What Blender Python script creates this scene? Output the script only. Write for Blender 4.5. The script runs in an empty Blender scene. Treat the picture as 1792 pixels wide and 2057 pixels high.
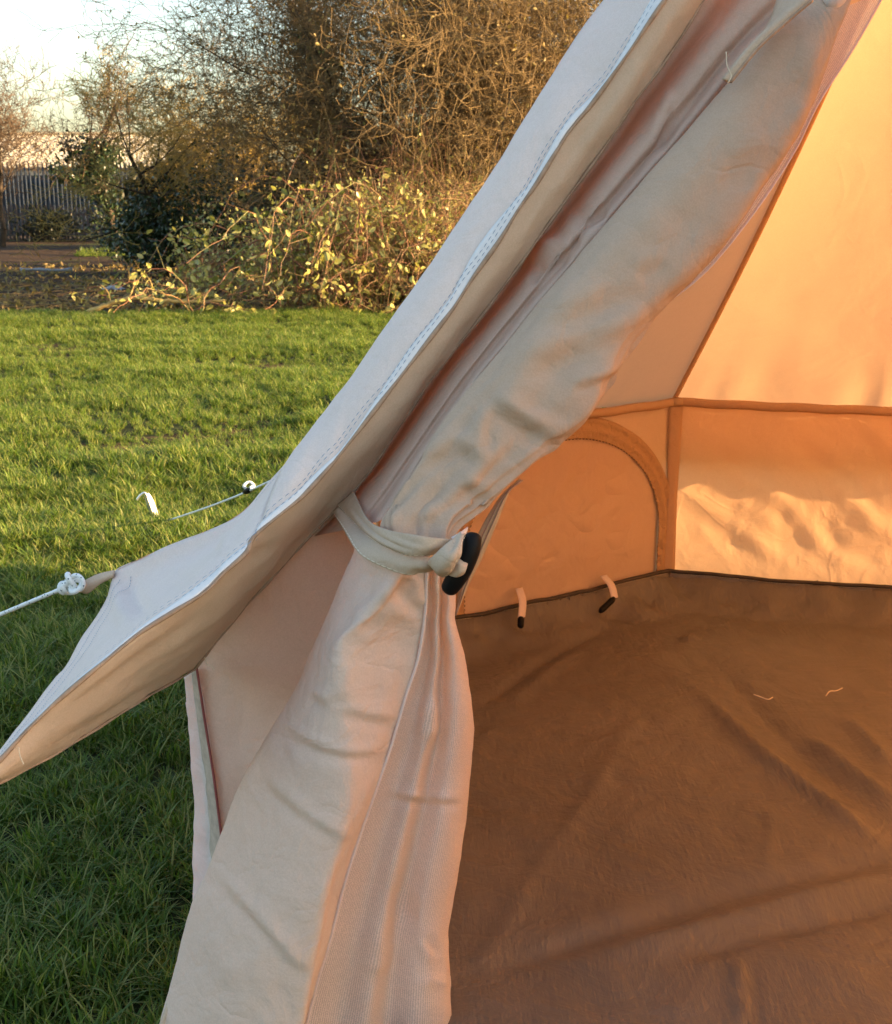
import bpy, math, random
import numpy as np
from mathutils import Vector, noise as mnoise
R = math.radians
rng = np.random.default_rng(7)
random.seed(7)
col = bpy.context.scene.collection
scene = bpy.context.scene

# ------------------------------------------------------------------ camera
H, PITCH, FPX, CX, CY = 1.28, R(14.4), 2503.0, 896.0, 1028.5
cam_d = bpy.data.cameras.new('camera')
cam = bpy.data.objects.new('camera', cam_d); col.objects.link(cam)
cam.location = (0, 0, H); cam.rotation_euler = (R(90) - PITCH, 0, 0)
cam_d.sensor_fit = 'HORIZONTAL'; cam_d.sensor_width = 36; cam_d.lens = 36 * FPX / 1792
cam_d.clip_start = 0.05; cam_d.clip_end = 2000
cam_d.dof.use_dof = True; cam_d.dof.focus_distance = 1.85; cam_d.dof.aperture_fstop = 24
scene.camera = cam

# ------------------------------------------------------------------ light
SUN_AZ, SUN_EL = R(-4), R(11.5)          # azimuth measured from +X towards +Y
world = bpy.data.worlds.new('World'); scene.world = world; world.use_nodes = True
wn = world.node_tree.nodes; wl = world.node_tree.links
sky = wn.new('ShaderNodeTexSky'); sky.sky_type = 'NISHITA'; sky.sun_disc = False
sky.sun_elevation = SUN_EL; sky.sun_rotation = math.pi / 2 - SUN_AZ
sky.air_density = 1.0; sky.dust_density = 2.6; sky.ozone_density = .8
wn['Background'].inputs['Strength'].default_value = 0.105
wl.new(sky.outputs[0], wn['Background'].inputs['Color'])
sun_d = bpy.data.lights.new('sun', 'SUN'); sun_d.energy = 5.0; sun_d.angle = R(0.55)
sun_d.color = (1.0, 0.66, 0.35)
sun = bpy.data.objects.new('sun', sun_d); col.objects.link(sun)
sdir = Vector((math.cos(SUN_AZ) * math.cos(SUN_EL), math.sin(SUN_AZ) * math.cos(SUN_EL), math.sin(SUN_EL)))
sun.rotation_euler = sdir.to_track_quat('Z', 'Y').to_euler()
sun.location = (12, 2, 6)
vs = scene.view_settings
vs.view_transform = 'Standard'; vs.look = 'None'; vs.exposure = 2.42; vs.gamma = 1.0; vs.use_curve_mapping = False
scene.cycles.max_bounces = 12; scene.cycles.transmission_bounces = 8; scene.cycles.diffuse_bounces = 8
scene.cycles.transparent_max_bounces = 16

# ------------------------------------------------------------------ pixel <-> world helpers (1792 x 2057 view of the photo)
cp, sp = math.cos(PITCH), math.sin(PITCH)
def ray(x, y):
    a = (x - CX) / FPX; b = (CY - y) / FPX
    return np.array([a, cp + b * sp, -sp + b * cp])
def atY(x, y, Y):
    d = ray(x, y); return np.array([0, 0, H]) + d * (Y / d[1])
def atZ(x, y, z):
    d = ray(x, y); return np.array([0, 0, H]) + d * ((z - H) / d[2])
def onplane(x, y, p, n):
    d = ray(x, y); o = np.array([0, 0, H]); return o + d * (np.dot(p - o, n) / np.dot(d, n))
def proj(P):
    P = np.asarray(P, float); q = P - np.array([0, 0, H])
    dep = q[..., 1] * cp - q[..., 2] * sp; up = q[..., 1] * sp + q[..., 2] * cp
    return np.stack([CX + FPX * q[..., 0] / dep, CY - FPX * up / dep], -1)
def Z1(x, y): return (x * .4998, y * .4998)
def Z2(x, y): return (x * .4113, 884.6 + y * .4113)
def Z3(x, y): return (626.6 + x * .2674, 884.6 + y * .2674)
def Z4(x, y): return (884.6 + x * .5064, 663.4 + y * .5064)
def Z5(x, y): return (884.6 + x * .5064, y * .5064)
def Z6(x, y): return (294.9 + x * .4113, 1290 + y * .4113)
def Z7(x, y): return (884.6 + x * .5064, 1253 + y * .5064)
def Z9(x, y): return (663.4 + x * .2468, 737.1 + y * .2468)
def Z11(x, y): return (884.6 + x * .3291, 331.7 + y * .3291)

# ------------------------------------------------------------------ mesh helpers
ORIG = {}
def tag(o, label=None, cat=None, group=None, kind=None):
    if label: o['label'] = label
    if cat: o['category'] = cat
    if group: o['group'] = group
    if kind: o['kind'] = kind
    return o
def empty(name, loc, label=None, cat=None, group=None):
    o = bpy.data.objects.new(name, None); col.objects.link(o); o.location = loc
    o.empty_display_size = .1
    ORIG[o.name] = np.array(loc, float)
    return tag(o, label, cat, group)
def link(name, me, mat, parent=None):
    o = bpy.data.objects.new(name, me); col.objects.link(o)
    if mat is not None and not me.materials: me.materials.append(mat)
    if parent is not None:
        o.parent = parent; ORIG[o.name] = ORIG[parent.name]
    else:
        ORIG[o.name] = np.zeros(3)
    return o
def mesh_np(name, V, F, mat, parent=None, smooth=True, uv=None, origin=None):
    V = np.asarray(V, float)
    if parent is not None: V = V - ORIG[parent.name]
    elif origin is not None: V = V - np.array(origin)
    me = bpy.data.meshes.new(name)
    if isinstance(F, np.ndarray):
        k = F.shape[1]
        me.vertices.add(len(V)); me.vertices.foreach_set('co', V.astype(np.float32).ravel())
        me.loops.add(F.size); me.loops.foreach_set('vertex_index', F.astype(np.int32).ravel())
        me.polygons.add(len(F)); me.polygons.foreach_set('loop_start', np.arange(0, F.size, k, dtype=np.int32))
        me.update(calc_edges=True)
    else:
        me.from_pydata([tuple(v) for v in V], [], F)
    if uv is not None:
        l = me.uv_layers.new(name='UVMap'); li = np.zeros(len(me.loops), np.int32)
        me.loops.foreach_get('vertex_index', li)
        l.data.foreach_set('uv', np.asarray(uv, np.float32)[li].ravel())
    me.polygons.foreach_set('use_smooth', np.full(len(me.polygons), smooth)); me.validate(); me.update()
    o = link(name, me, mat, parent)
    if parent is None and origin is not None:
        o.location = origin; ORIG[o.name] = np.array(origin, float)
    return o
def solid(o, t, off=0.0):
    m = o.modifiers.new('thickness', 'SOLIDIFY'); m.thickness = t; m.offset = off; return o
def resample(P, n, closed=False):
    """Catmull-Rom through P (k,d) -> n points, even in arc length"""
    P = np.asarray(P, float)
    if len(P) == 2:
        t = np.linspace(0, 1, n)[:, None]; return P[0] * (1 - t) + P[1] * t
    Q = np.vstack([2 * P[0] - P[1], P, 2 * P[-1] - P[-2]])
    out = []
    m = 16
    for i in range(1, len(Q) - 2):
        p0, p1, p2, p3 = Q[i - 1], Q[i], Q[i + 1], Q[i + 2]
        t = np.linspace(0, 1, m, endpoint=False)[:, None]
        out.append(.5 * ((2 * p1) + (-p0 + p2) * t + (2 * p0 - 5 * p1 + 4 * p2 - p3) * t**2 + (-p0 + 3 * p1 - 3 * p2 + p3) * t**3))
    out.append(P[-1][None]); C = np.vstack(out)
    s = np.r_[0, np.cumsum(np.linalg.norm(np.diff(C, axis=0), axis=1))]
    q = np.linspace(0, s[-1], n)
    return np.stack([np.interp(q, s, C[:, k]) for k in range(C.shape[1])], -1)
def grid_faces(n, m, wrap=False):
    F = []
    i, j = np.meshgrid(np.arange(n - 1), np.arange(m if wrap else m - 1), indexing='ij')
    j2 = (j + 1) % m
    return np.stack([i * m + j, i * m + j2, (i + 1) * m + j2, (i + 1) * m + j], -1).reshape(-1, 4)
def normals(G, wrap=False):
    du = np.gradient(G, axis=0)
    if wrap:
        dv = (np.roll(G, -1, 1) - np.roll(G, 1, 1)) / 2
    else:
        dv = np.gradient(G, axis=1)
    N = np.cross(du, dv); N /= np.maximum(np.linalg.norm(N, axis=-1, keepdims=True), 1e-9)
    return N
def face_cam(G, N):
    v = np.array([0, 0, H]) - G
    s = np.sign((N * v).sum(-1, keepdims=True)); s[s == 0] = 1
    return N * s
def loft(rails, n, m):
    """rails: list of arrays (k,3) world points, across order -> grid n x m"""
    Rs = [resample(r, n) for r in rails]
    A = np.stack(Rs, 1)
    if len(Rs) == 2:
        t = np.linspace(0, 1, m)[None, :, None]; return A[:, :1] * (1 - t) + A[:, 1:] * t
    return np.stack([resample(A[i], m) for i in range(n)], 0)
def rail(pts):
    """pts: (px,py,Y)"""
    return np.array([atY(*p) for p in pts])
def railz(zf, pts, Y0, Y1):
    n = len(pts)
    return [(*zf(*p), Y0 + (Y1 - Y0) * i / max(1, n - 1)) for i, p in enumerate(pts)]
def gnoise(G, scale, seed=0, octs=2):
    f = G.reshape(-1, 3); out = np.empty(len(f))
    for i, p in enumerate(f):
        v = Vector((p[0] * scale + seed * 13.1, p[1] * scale + seed * 7.7, p[2] * scale))
        s = mnoise.noise(v)
        if octs > 1: s += .5 * mnoise.noise(v * 2.1)
        if octs > 2: s += .25 * mnoise.noise(v * 4.3)
        out[i] = s
    return out.reshape(G.shape[:-1])
def polydist(P, L):
    """signed distance and arc fraction from px points P (...,2) to polyline L"""
    L = np.asarray(L, float); best = np.full(P.shape[:-1], 1e9); sg = np.zeros(P.shape[:-1]); fr = np.zeros(P.shape[:-1])
    sl = np.linalg.norm(np.diff(L, axis=0), axis=1); cs = np.r_[0, np.cumsum(sl)]
    for i in range(len(L) - 1):
        d = L[i + 1] - L[i]; w = P - L[i]
        t = np.clip((w @ d) / (d @ d), 0, 1)
        c = w - t[..., None] * d; dist = np.linalg.norm(c, axis=-1)
        k = dist < best
        best = np.where(k, dist, best); sg = np.where(k, np.sign(d[0] * w[..., 1] - d[1] * w[..., 0]), sg)
        fr = np.where(k, (cs[i] + t * sl[i]) / cs[-1], fr)
    return best * sg, fr
def sculpt(G, feats, wrap=False, space='px', k=(1.25, .82)):
    """feats: (polyline, width, amp, kind); amp in metres towards the viewer"""
    N = face_cam(G, normals(G, wrap)); P = proj(G) if space == 'px' else G[..., :2]
    D = np.zeros(G.shape[:-1])
    for L, w, a, kind in feats:
        w *= k[0]; a *= k[1]
        d, f = polydist(P, resample(np.array(L, float), 12 if len(L) > 2 else 2))
        tp = np.clip(np.minimum(f, 1 - f) * 3 + .03, 0, 1); tp = tp * tp * (3 - 2 * tp)
        if kind == 'ridge': D += a * tp * np.exp(-(d / w)**2)
        elif kind == 'step': D += a * tp * (d / w) * np.exp(-(d / w)**2) * 2.3
        elif kind == 'sharp': D += a * tp * np.exp(-np.abs(d) / w)
    return G + N * D[..., None]
def grid_uv(G):
    n, m = G.shape[:2]
    u = np.r_[0, np.cumsum(np.linalg.norm(np.diff(G[:, m // 2], axis=0), axis=1))]
    v = np.r_[0, np.cumsum(np.linalg.norm(np.diff(G[n // 2], axis=0), axis=1))]
    return np.stack(np.meshgrid(u, v, indexing='ij'), -1).reshape(-1, 2)
def cloth(name, G, mat, parent, t=None, wrap=False, off=0.0):
    o = mesh_np(name, G.reshape(-1, 3), grid_faces(G.shape[0], G.shape[1], wrap), mat, parent, uv=grid_uv(G))
    if t: solid(o, t, off)
    return o
def tube_geo(P, r, sides=8, caps=True):
    P = np.asarray(P, float); n = len(P)
    r = np.full(n, r) if np.isscalar(r) else np.asarray(r)
    T = np.gradient(P, axis=0); T /= np.linalg.norm(T, axis=1, keepdims=True)
    up = np.array([0, 0, 1.]) if abs(T[0][2]) < .9 else np.array([1., 0, 0])
    V = []
    X = np.cross(up, T[0]); X /= np.linalg.norm(X)
    for i in range(n):
        X = X - T[i] * (X @ T[i]); X /= np.linalg.norm(X); Y = np.cross(T[i], X)
        a = np.linspace(0, 2 * math.pi, sides, endpoint=False)
        V.append(P[i] + r[i] * (np.cos(a)[:, None] * X + np.sin(a)[:, None] * Y))
    V = np.vstack(V); F = [tuple(f) for f in grid_faces(n, sides, True)]
    if caps: F += [tuple(range(sides))[::-1], tuple(range((n - 1) * sides, n * sides))]
    return V, F
def tube(name, P, r, mat, parent=None, sides=8, origin=None):
    V, F = tube_geo(P, r, sides); return mesh_np(name, V, F, mat, parent, origin=origin)
def stitches(name, C, N, mat, parent, pitch=.009, ln=.006, w=.0009, lift=.0012, jit=0.0):
    """thread stitches along curve C with normals N: one small raised bar each, joined"""
    s = np.r_[0, np.cumsum(np.linalg.norm(np.diff(C, axis=0), axis=1))]
    V, F = [], []
    q = np.arange(.002, s[-1] - ln, pitch)
    ev = lambda t: np.array([np.interp(t, s, C[:, k]) for k in range(3)])
    en = lambda t: np.array([np.interp(t, s, N[:, k]) for k in range(3)])
    for t in q:
        n_ = en(t); n_ /= np.linalg.norm(n_)
        a = ev(t) + n_ * lift; b = ev(t + ln) + n_ * lift
        d = b - a; d /= max(np.linalg.norm(d), 1e-9); x = np.cross(d, n_) * w; m_ = (a + b) / 2 + n_ * w * .9
        k = len(V); V += [a - x * .4, a + x * .4, m_ - x, m_ + x, b - x * .4, b + x * .4, m_ - n_ * w * 2]
        F += [(k, k + 1, k + 3, k + 2), (k + 2, k + 3, k + 5, k + 4)]
    return mesh_np(name, np.array(V), F, mat, parent)

# ------------------------------------------------------------------ material helpers
def new_mat(name):
    m = bpy.data.materials.new(name); m.use_nodes = True
    nt = m.node_tree; nt.nodes.clear()
    out = nt.nodes.new('ShaderNodeOutputMaterial'); return m, nt.nodes, nt.links, out
def ramp(N, L, fac, stops):
    r = N.new('ShaderNodeValToRGB'); L.new(fac, r.inputs[0])
    e = r.color_ramp.elements
    while len(e) < len(stops): e.new(.5)
    for k, (p, c) in zip(e, stops): k.position = p; k.color = (*c, 1)
    return r.outputs[0]
def ntex(N, L, vec, scale, detail=4, rough=.55, dist=0):
    t = N.new('ShaderNodeTexNoise'); t.inputs['Scale'].default_value = scale
    t.inputs['Detail'].default_value = detail; t.inputs['Roughness'].default_value = rough; t.inputs['Distortion'].default_value = dist
    if vec is not None: L.new(vec, t.inputs['Vector'])
    return t.outputs['Fac']
def bump(N, L, h, strength, dist, prev=None):
    b = N.new('ShaderNodeBump'); b.inputs['Strength'].default_value = strength; b.inputs['Distance'].default_value = dist
    L.new(h, b.inputs['Height'])
    if prev is not None: L.new(prev, b.inputs['Normal'])
    return b.outputs[0]
def mixcol(N, L, fac, a, b, mode='MIX'):
    m = N.new('ShaderNodeMix'); m.data_type = 'RGBA'; m.blend_type = mode
    for sock, v in ((m.inputs[0], fac), (m.inputs[6], a), (m.inputs[7], b)):
        if isinstance(v, (int, float)): sock.default_value = v
        elif isinstance(v, tuple): sock.default_value = (*v, 1)
        else: L.new(v, sock)
    return m.outputs[2]
def canvas_mat(name, c, tc, tfac, wr=.25, wrs=14, rough=.85, weave=900):
    m, N, L, out = new_mat(name)
    tcn = N.new('ShaderNodeTexCoord'); uv = tcn.outputs['UV']; ob = tcn.outputs['Object']
    n1 = ntex(N, L, ob, 3.0, 5, .6); n2 = ntex(N, L, ob, 70, 3, .6)
    base = mixcol(N, L, n1, tuple(v * .93 for v in c), tuple(min(1, v * 1.05) for v in c))
    base = mixcol(N, L, n2, mixcol(N, L, 1.0, base, (.93, .92, .90), 'MULTIPLY'), base)
    n3 = ramp(N, L, ntex(N, L, ob, 420, 2, .7), [(.35, (.90, .89, .88)), (.65, (1, 1, 1))])
    base = mixcol(N, L, 1.0, base, n3, 'MULTIPLY')
    w1 = N.new('ShaderNodeTexWave'); w1.bands_direction = 'X'; w1.inputs['Scale'].default_value = weave / 3; L.new(uv, w1.inputs['Vector'])
    w2 = N.new('ShaderNodeTexWave'); w2.bands_direction = 'Y'; w2.inputs['Scale'].default_value = weave / 3; L.new(uv, w2.inputs['Vector'])
    ad = N.new('ShaderNodeMath'); ad.operation = 'ADD'; L.new(w1.outputs['Fac'], ad.inputs[0]); L.new(w2.outputs['Fac'], ad.inputs[1])
    cr = ntex(N, L, ob, wrs * .75, 3, .45, .9)
    sb = N.new('ShaderNodeMath'); sb.operation = 'SUBTRACT'; sb.inputs[1].default_value = .5; L.new(cr, sb.inputs[0])
    ab = N.new('ShaderNodeMath'); ab.operation = 'ABSOLUTE'; L.new(sb.outputs[0], ab.inputs[0])
    mn = N.new('ShaderNodeMath'); mn.operation = 'MINIMUM'; mn.inputs[1].default_value = .07; L.new(ab.outputs[0], mn.inputs[0])
    b = bump(N, L, ntex(N, L, ob, wrs, 5, .5, .6), wr, .02)
    b = bump(N, L, mn.outputs[0], min(1, wr * 1.7), .018, b)
    b = bump(N, L, ntex(N, L, ob, wrs * 9, 3, .5), wr * .5, .002, b)
    b = bump(N, L, ad.outputs[0], .10, .0006, b)
    p = N.new('ShaderNodeBsdfPrincipled'); p.inputs['Roughness'].default_value = rough
    p.inputs['Specular IOR Level'].default_value = .15
    L.new(base, p.inputs['Base Color']); L.new(b, p.inputs['Normal'])
    t = N.new('ShaderNodeBsdfTranslucent'); L.new(b, t.inputs['Normal'])
    tcol = mixcol(N, L, n1, tuple(v * .9 for v in tc), tc); L.new(tcol, t.inputs['Color'])
    mx = N.new('ShaderNodeMixShader'); mx.inputs[0].default_value = tfac
    L.new(p.outputs[0], mx.inputs[1]); L.new(t.outputs[0], mx.inputs[2]); L.new(mx.outputs[0], out.inputs[0])
    return m
def simple_mat(name, c, rough=.6, metal=0.0, var=.15, scale=30, spec=.4, bmp=0.0, bscale=200, c2=None):
    m, N, L, out = new_mat(name)
    ob = N.new('ShaderNodeTexCoord').outputs['Object']
    p = N.new('ShaderNodeBsdfPrincipled'); p.inputs['Roughness'].default_value = rough; p.inputs['Metallic'].default_value = metal
    p.inputs['Specular IOR Level'].default_value = spec
    n = ntex(N, L, ob, scale, 5, .6)
    cc = ramp(N, L, n, [(.3, tuple(v * (1 - var) for v in c)), (.7, c2 or tuple(min(1, v * (1 + var)) for v in c))])
    L.new(cc, p.inputs['Base Color'])
    if bmp: L.new(bump(N, L, ntex(N, L, ob, bscale, 4, .6), bmp, .005), p.inputs['Normal'])
    L.new(p.outputs[0], out.inputs[0]); return m
def leaf_mat(name, stops, tfac=.45, rough=.45, tc=(1.0, 1.0, .55), spec=.5):
    m, N, L, out = new_mat(name)
    g = N.new('ShaderNodeNewGeometry')
    cc = ramp(N, L, g.outputs['Random Per Island'], stops)
    oi = N.new('ShaderNodeObjectInfo')
    cc = mixcol(N, L, oi.outputs['Random'], cc, mixcol(N, L, 1.0, cc, (.8, .85, .8), 'MULTIPLY'))
    p = N.new('ShaderNodeBsdfPrincipled'); p.inputs['Roughness'].default_value = rough; p.inputs['Specular IOR Level'].default_value = spec
    L.new(cc, p.inputs['Base Color'])
    t = N.new('ShaderNodeBsdfTranslucent'); L.new(mixcol(N, L, 1.0, cc, tc, 'MULTIPLY'), t.inputs['Color'])
    mx = N.new('ShaderNodeMixShader'); mx.inputs[0].default_value = tfac
    L.new(p.outputs[0], mx.inputs[1]); L.new(t.outputs[0], mx.inputs[2]); L.new(mx.outputs[0], out.inputs[0])
    return m

CANV = (.88, .82, .775); TCOL = (1.0, .58, .29)
M = {}
M['canvas'] = canvas_mat('canvas', CANV, TCOL, .30)
M['canvas_white'] = canvas_mat('canvas_white', (.90, .765, .69), TCOL, .12)
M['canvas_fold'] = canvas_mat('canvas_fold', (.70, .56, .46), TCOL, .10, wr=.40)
M['canvas_shaded'] = canvas_mat('canvas_shaded', (.56, .41, .30), TCOL, .08, wr=.45, wrs=11)  # same canvas as the skirt, with the roll's shade put into the colour
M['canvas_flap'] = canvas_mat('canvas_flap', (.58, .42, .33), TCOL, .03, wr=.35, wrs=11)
M['canvas_roof'] = canvas_mat('canvas_roof', (.70, .50, .33), TCOL, .25, wr=.16, wrs=5)
M['canvas_wall'] = canvas_mat('canvas_wall', (.70, .52, .37), TCOL, .30, wr=.30, wrs=9)
M['canvas_hem'] = canvas_mat('canvas_hem', (.68, .51, .37), (.9, .5, .25), .10, wr=.18)
M['strap'] = canvas_mat('strap', (.60, .46, .34), (.8, .6, .35), .06, wr=.2, wrs=30)
M['tape'] = canvas_mat('tape', (.62, .42, .25), (.9, .42, .14), .26, wr=.2, wrs=30)
M['seam'] = canvas_mat('seam_fabric', (.72, .50, .30), (1, .52, .2), .22, wr=.15, wrs=30)
M['band'] = canvas_mat('window_band_fabric', (.54, .34, .18), (.8, .36, .12), .16, wr=.5, wrs=40)
M['ribbon'] = simple_mat('ribbon', (.46, .36, .28), .8, var=.2, scale=60)
M['piping'] = simple_mat('piping', (.36, .24, .16), .8, var=.2, scale=60)
M['thread_blue'] = simple_mat('thread_blue', (.22, .26, .33), .7)
M['thread_tan'] = simple_mat('thread_tan', (.72, .62, .46), .7)
M['thread_dark'] = simple_mat('thread_dark', (.10, .05, .03), .7)
M['plastic'] = simple_mat('plastic', (.007, .0065, .0065), .5, var=.2, spec=.12, bmp=.1, bscale=300)
M['steel'] = simple_mat('steel', (.75, .74, .72), .3, metal=.8, var=.1)

# mesh netting
def netting():
    m, N, L, out = new_mat('netting')
    uv = N.new('ShaderNodeTexCoord').outputs['UV']; ob = N.new('ShaderNodeTexCoord').outputs['Object']
    mp = N.new('ShaderNodeMapping'); mp.inputs['Scale'].default_value = (1, .62, 1); L.new(uv, mp.inputs[0])
    v = N.new('ShaderNodeTexVoronoi'); v.inputs['Scale'].default_value = 560; v.inputs['Randomness'].default_value = .25; L.new(mp.outputs[0], v.inputs['Vector'])
    hole = N.new('ShaderNodeMath'); hole.operation = 'LESS_THAN'; hole.inputs[1].default_value = .40; L.new(v.outputs['Distance'], hole.inputs[0])
    b = bump(N, L, v.outputs['Distance'], .5, .002)
    b = bump(N, L, ntex(N, L, ob, 14, 4), .25, .02, b)
    d = N.new('ShaderNodeBsdfDiffuse'); d.inputs[0].default_value = (.86, .72, .62, 1); L.new(b, d.inputs['Normal'])
    t = N.new('ShaderNodeBsdfTranslucent'); t.inputs[0].default_value = (.85, .68, .52, 1)
    mx = N.new('ShaderNodeMixShader'); mx.inputs[0].default_value = .35; L.new(d.outputs[0], mx.inputs[1]); L.new(t.outputs[0], mx.inputs[2])
    tr = N.new('ShaderNodeBsdfTransparent')
    hf = N.new('ShaderNodeMath'); hf.operation = 'MULTIPLY'; hf.inputs[1].default_value = .34; L.new(hole.outputs[0], hf.inputs[0])
    m2 = N.new('ShaderNodeMixShader'); L.new(hf.outputs[0], m2.inputs[0]); L.new(mx.outputs[0], m2.inputs[1]); L.new(tr.outputs[0], m2.inputs[2])
    L.new(m2.outputs[0], out.inputs[0]); return m
M['netting'] = netting()

def sheet_mat():
    m, N, L, out = new_mat('groundsheet_fabric')
    ob = N.new('ShaderNodeTexCoord').outputs['Object']
    n1 = ntex(N, L, ob, 2.2, 5, .6)
    c = ramp(N, L, n1, [(.3, (.110, .093, .074)), (.7, (.150, .127, .102))])
    mp = N.new('ShaderNodeMapping'); mp.inputs['Rotation'].default_value = (0, 0, R(-22)); mp.inputs['Scale'].default_value = (60, 9, 1); L.new(ob, mp.inputs[0])
    streak = ntex(N, L, mp.outputs[0], 1.6, 5, .65)
    cr = ntex(N, L, ob, 3.2, 3, .5, 1.2)
    sb = N.new('ShaderNodeMath'); sb.operation = 'SUBTRACT'; sb.inputs[1].default_value = .5; L.new(cr, sb.inputs[0])
    ab = N.new('ShaderNodeMath'); ab.operation = 'ABSOLUTE'; L.new(sb.outputs[0], ab.inputs[0])
    mn = N.new('ShaderNodeMath'); mn.operation = 'MINIMUM'; mn.inputs[1].default_value = .05; L.new(ab.outputs[0], mn.inputs[0])
    b = bump(N, L, ntex(N, L, ob, 5, 5, .55, 1.0), .30, .05)
    b = bump(N, L, mn.outputs[0], .45, .03, b)
    b = bump(N, L, streak, .42, .008, b)
    b = bump(N, L, ntex(N, L, ob, 420, 2), .12, .001, b)
    p = N.new('ShaderNodeBsdfPrincipled'); p.inputs['Roughness'].default_value = .44; p.inputs['Specular IOR Level'].default_value = .45
    L.new(c, p.inputs['Base Color']); L.new(b, p.inputs['Normal']); L.new(p.outputs[0], out.inputs[0]); return m
M['sheet'] = sheet_mat()
M['sheet_edge'] = simple_mat('groundsheet_edge', (.05, .038, .028), .7, var=.2)

def rope_mat():
    m, N, L, out = new_mat('guy_cord')
    ob = N.new('ShaderNodeTexCoord').outputs['Object']
    v = N.new('ShaderNodeTexVoronoi'); v.inputs['Scale'].default_value = 150; L.new(ob, v.inputs['Vector'])
    cc = ramp(N, L, v.outputs['Distance'], [(.16, (.05, .09, .13)), (.24, (.80, .80, .78))])
    p = N.new('ShaderNodeBsdfPrincipled'); p.inputs['Roughness'].default_value = .7
    L.new(cc, p.inputs['Base Color']); L.new(bump(N, L, ntex(N, L, ob, 500, 2), .5, .001), p.inputs['Normal'])
    L.new(p.outputs[0], out.inputs[0]); return m
M['rope'] = rope_mat()

# ------------------------------------------------------------------ GROUND
def ground_mat():
    m, N, L, out = new_mat('earth')
    ob = N.new('ShaderNodeTexCoord').outputs['Object']
    n1 = ntex(N, L, ob, .35, 6, .6); n2 = ntex(N, L, ob, 6, 6, .7)
    earth = ramp(N, L, n2, [(.3, (.022, .014, .008)), (.55, (.055, .035, .020)), (.75, (.11, .070, .040))])
    grass = ramp(N, L, n2, [(.3, (.03, .05, .012)), (.7, (.07, .10, .03))])
    fac = ramp(N, L, n1, [(.56, (0, 0, 0)), (.68, (1, 1, 1))])
    c = mixcol(N, L, fac, earth, grass)
    p = N.new('ShaderNodeBsdfPrincipled'); p.inputs['Roughness'].default_value = .95; p.inputs['Specular IOR Level'].default_value = .1
    L.new(c, p.inputs['Base Color']); L.new(bump(N, L, n2, .8, .06), p.inputs['Normal']); L.new(p.outputs[0], out.inputs[0]); return m
M['earth'] = ground_mat()
M['lawn'] = simple_mat('lawn_soil', (.030, .040, .012), .95, var=.35, scale=18, spec=.1, c2=(.05, .055, .02))
xs = np.r_[-700, -200, -80, np.linspace(-40, 40, 41), 80, 200, 700]; ys = np.r_[-300, -60, np.linspace(-20, 60, 41), 120, 300, 1200]
gx, gy = np.meshgrid(xs, ys, indexing='ij')
gz = np.zeros_like(gx)
G = np.stack([gx, gy, gz], -1)
msk = (gy > 15) & (gy < 60) & (np.abs(gx) < 40)
G[..., 2] += np.where(msk, .06 * gnoise(G, .35, 2), 0) - .012
tag(mesh_np('ground', G.reshape(-1, 3), grid_faces(*gx.shape), M['earth']), 'brown leaf littered earth and rough grass beyond the lawn', 'ground', kind='structure')
def lawn_edge(x): return 13.7 + .22 * math.sin(x * .9 + 1) + .12 * math.sin(x * 2.7) + .35 * mnoise.noise(Vector((x * .6, 3.3, 0)))
def lawn_z(x, y):
    q = Vector((x * .55, y * 1.15, 2.2)); f = max(0, min(1, (math.hypot(x - .95, y - 2.45) - 1.6) / 1.2)) * max(0, min(1, (13.6 - y) / 1.5))
    return f * (.040 * mnoise.noise(q) + .022 * mnoise.noise(q * 2.3))
lx = np.linspace(-16, 18, 171); LV = []; ly = np.linspace(0, 1, 110)
for x in lx:
    e_ = lawn_edge(x)
    for q_ in ly: y_ = -8 + (e_ + 8) * q_; LV.append((x, y_, lawn_z(x, y_)))
tag(mesh_np('lawn', np.array(LV), grid_faces(171, 110), M['lawn']), 'flat green lawn around the tent', 'lawn', kind='structure')

# ------------------------------------------------------------------ TENT : plan
TC = np.array([.95, 2.45]); TR = 1.40; APEX = np.array([.95, 2.45, 2.10]); EAVE = .655
def vtx(i, r=TR, z=EAVE):
    a = R(100.3 + 45 * i); return np.array([TC[0] + r * math.cos(a), TC[1] + r * math.sin(a), z])
tent = empty('bell_tent', (TC[0], TC[1], 0), 'cream canvas bell tent with its door flap tied back', 'tent')
# front left crest of the roof (the rib that the guy line pulls on)
crest = rail([(*Z5(648, 0), 2.16), (*Z5(480, 240), 2.11), (*Z5(300, 530), 2.07), (*Z5(90, 860), 2.03), (737, 712, 2.0), (674, 799, 1.98),
              (596, 906, 1.96), (530, 980, 1.95), (473, 1040, 1.95), (350, 1091, 1.97), (247, 1137, 2.0), (230, 1147, 2.0)])
hem = rail(railz(Z5, [(890, 0), (760, 190), (610, 400), (520, 510), (460, 600), (380, 730), (310, 830), (230, 960), (130, 1100), (60, 1210), (0, 1290)], 2.02, 1.90)
           + railz(Z2, [(1715, 0), (1600, 140), (1480, 270), (1370, 360), (1240, 470), (1205, 545), (1100, 640), (1000, 740), (840, 840), (690, 935),
                        (560, 1040), (400, 1170), (250, 1300), (100, 1450), (0, 1560)], 1.84, 1.50) + [(-60, 1575, 1.47)])
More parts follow.
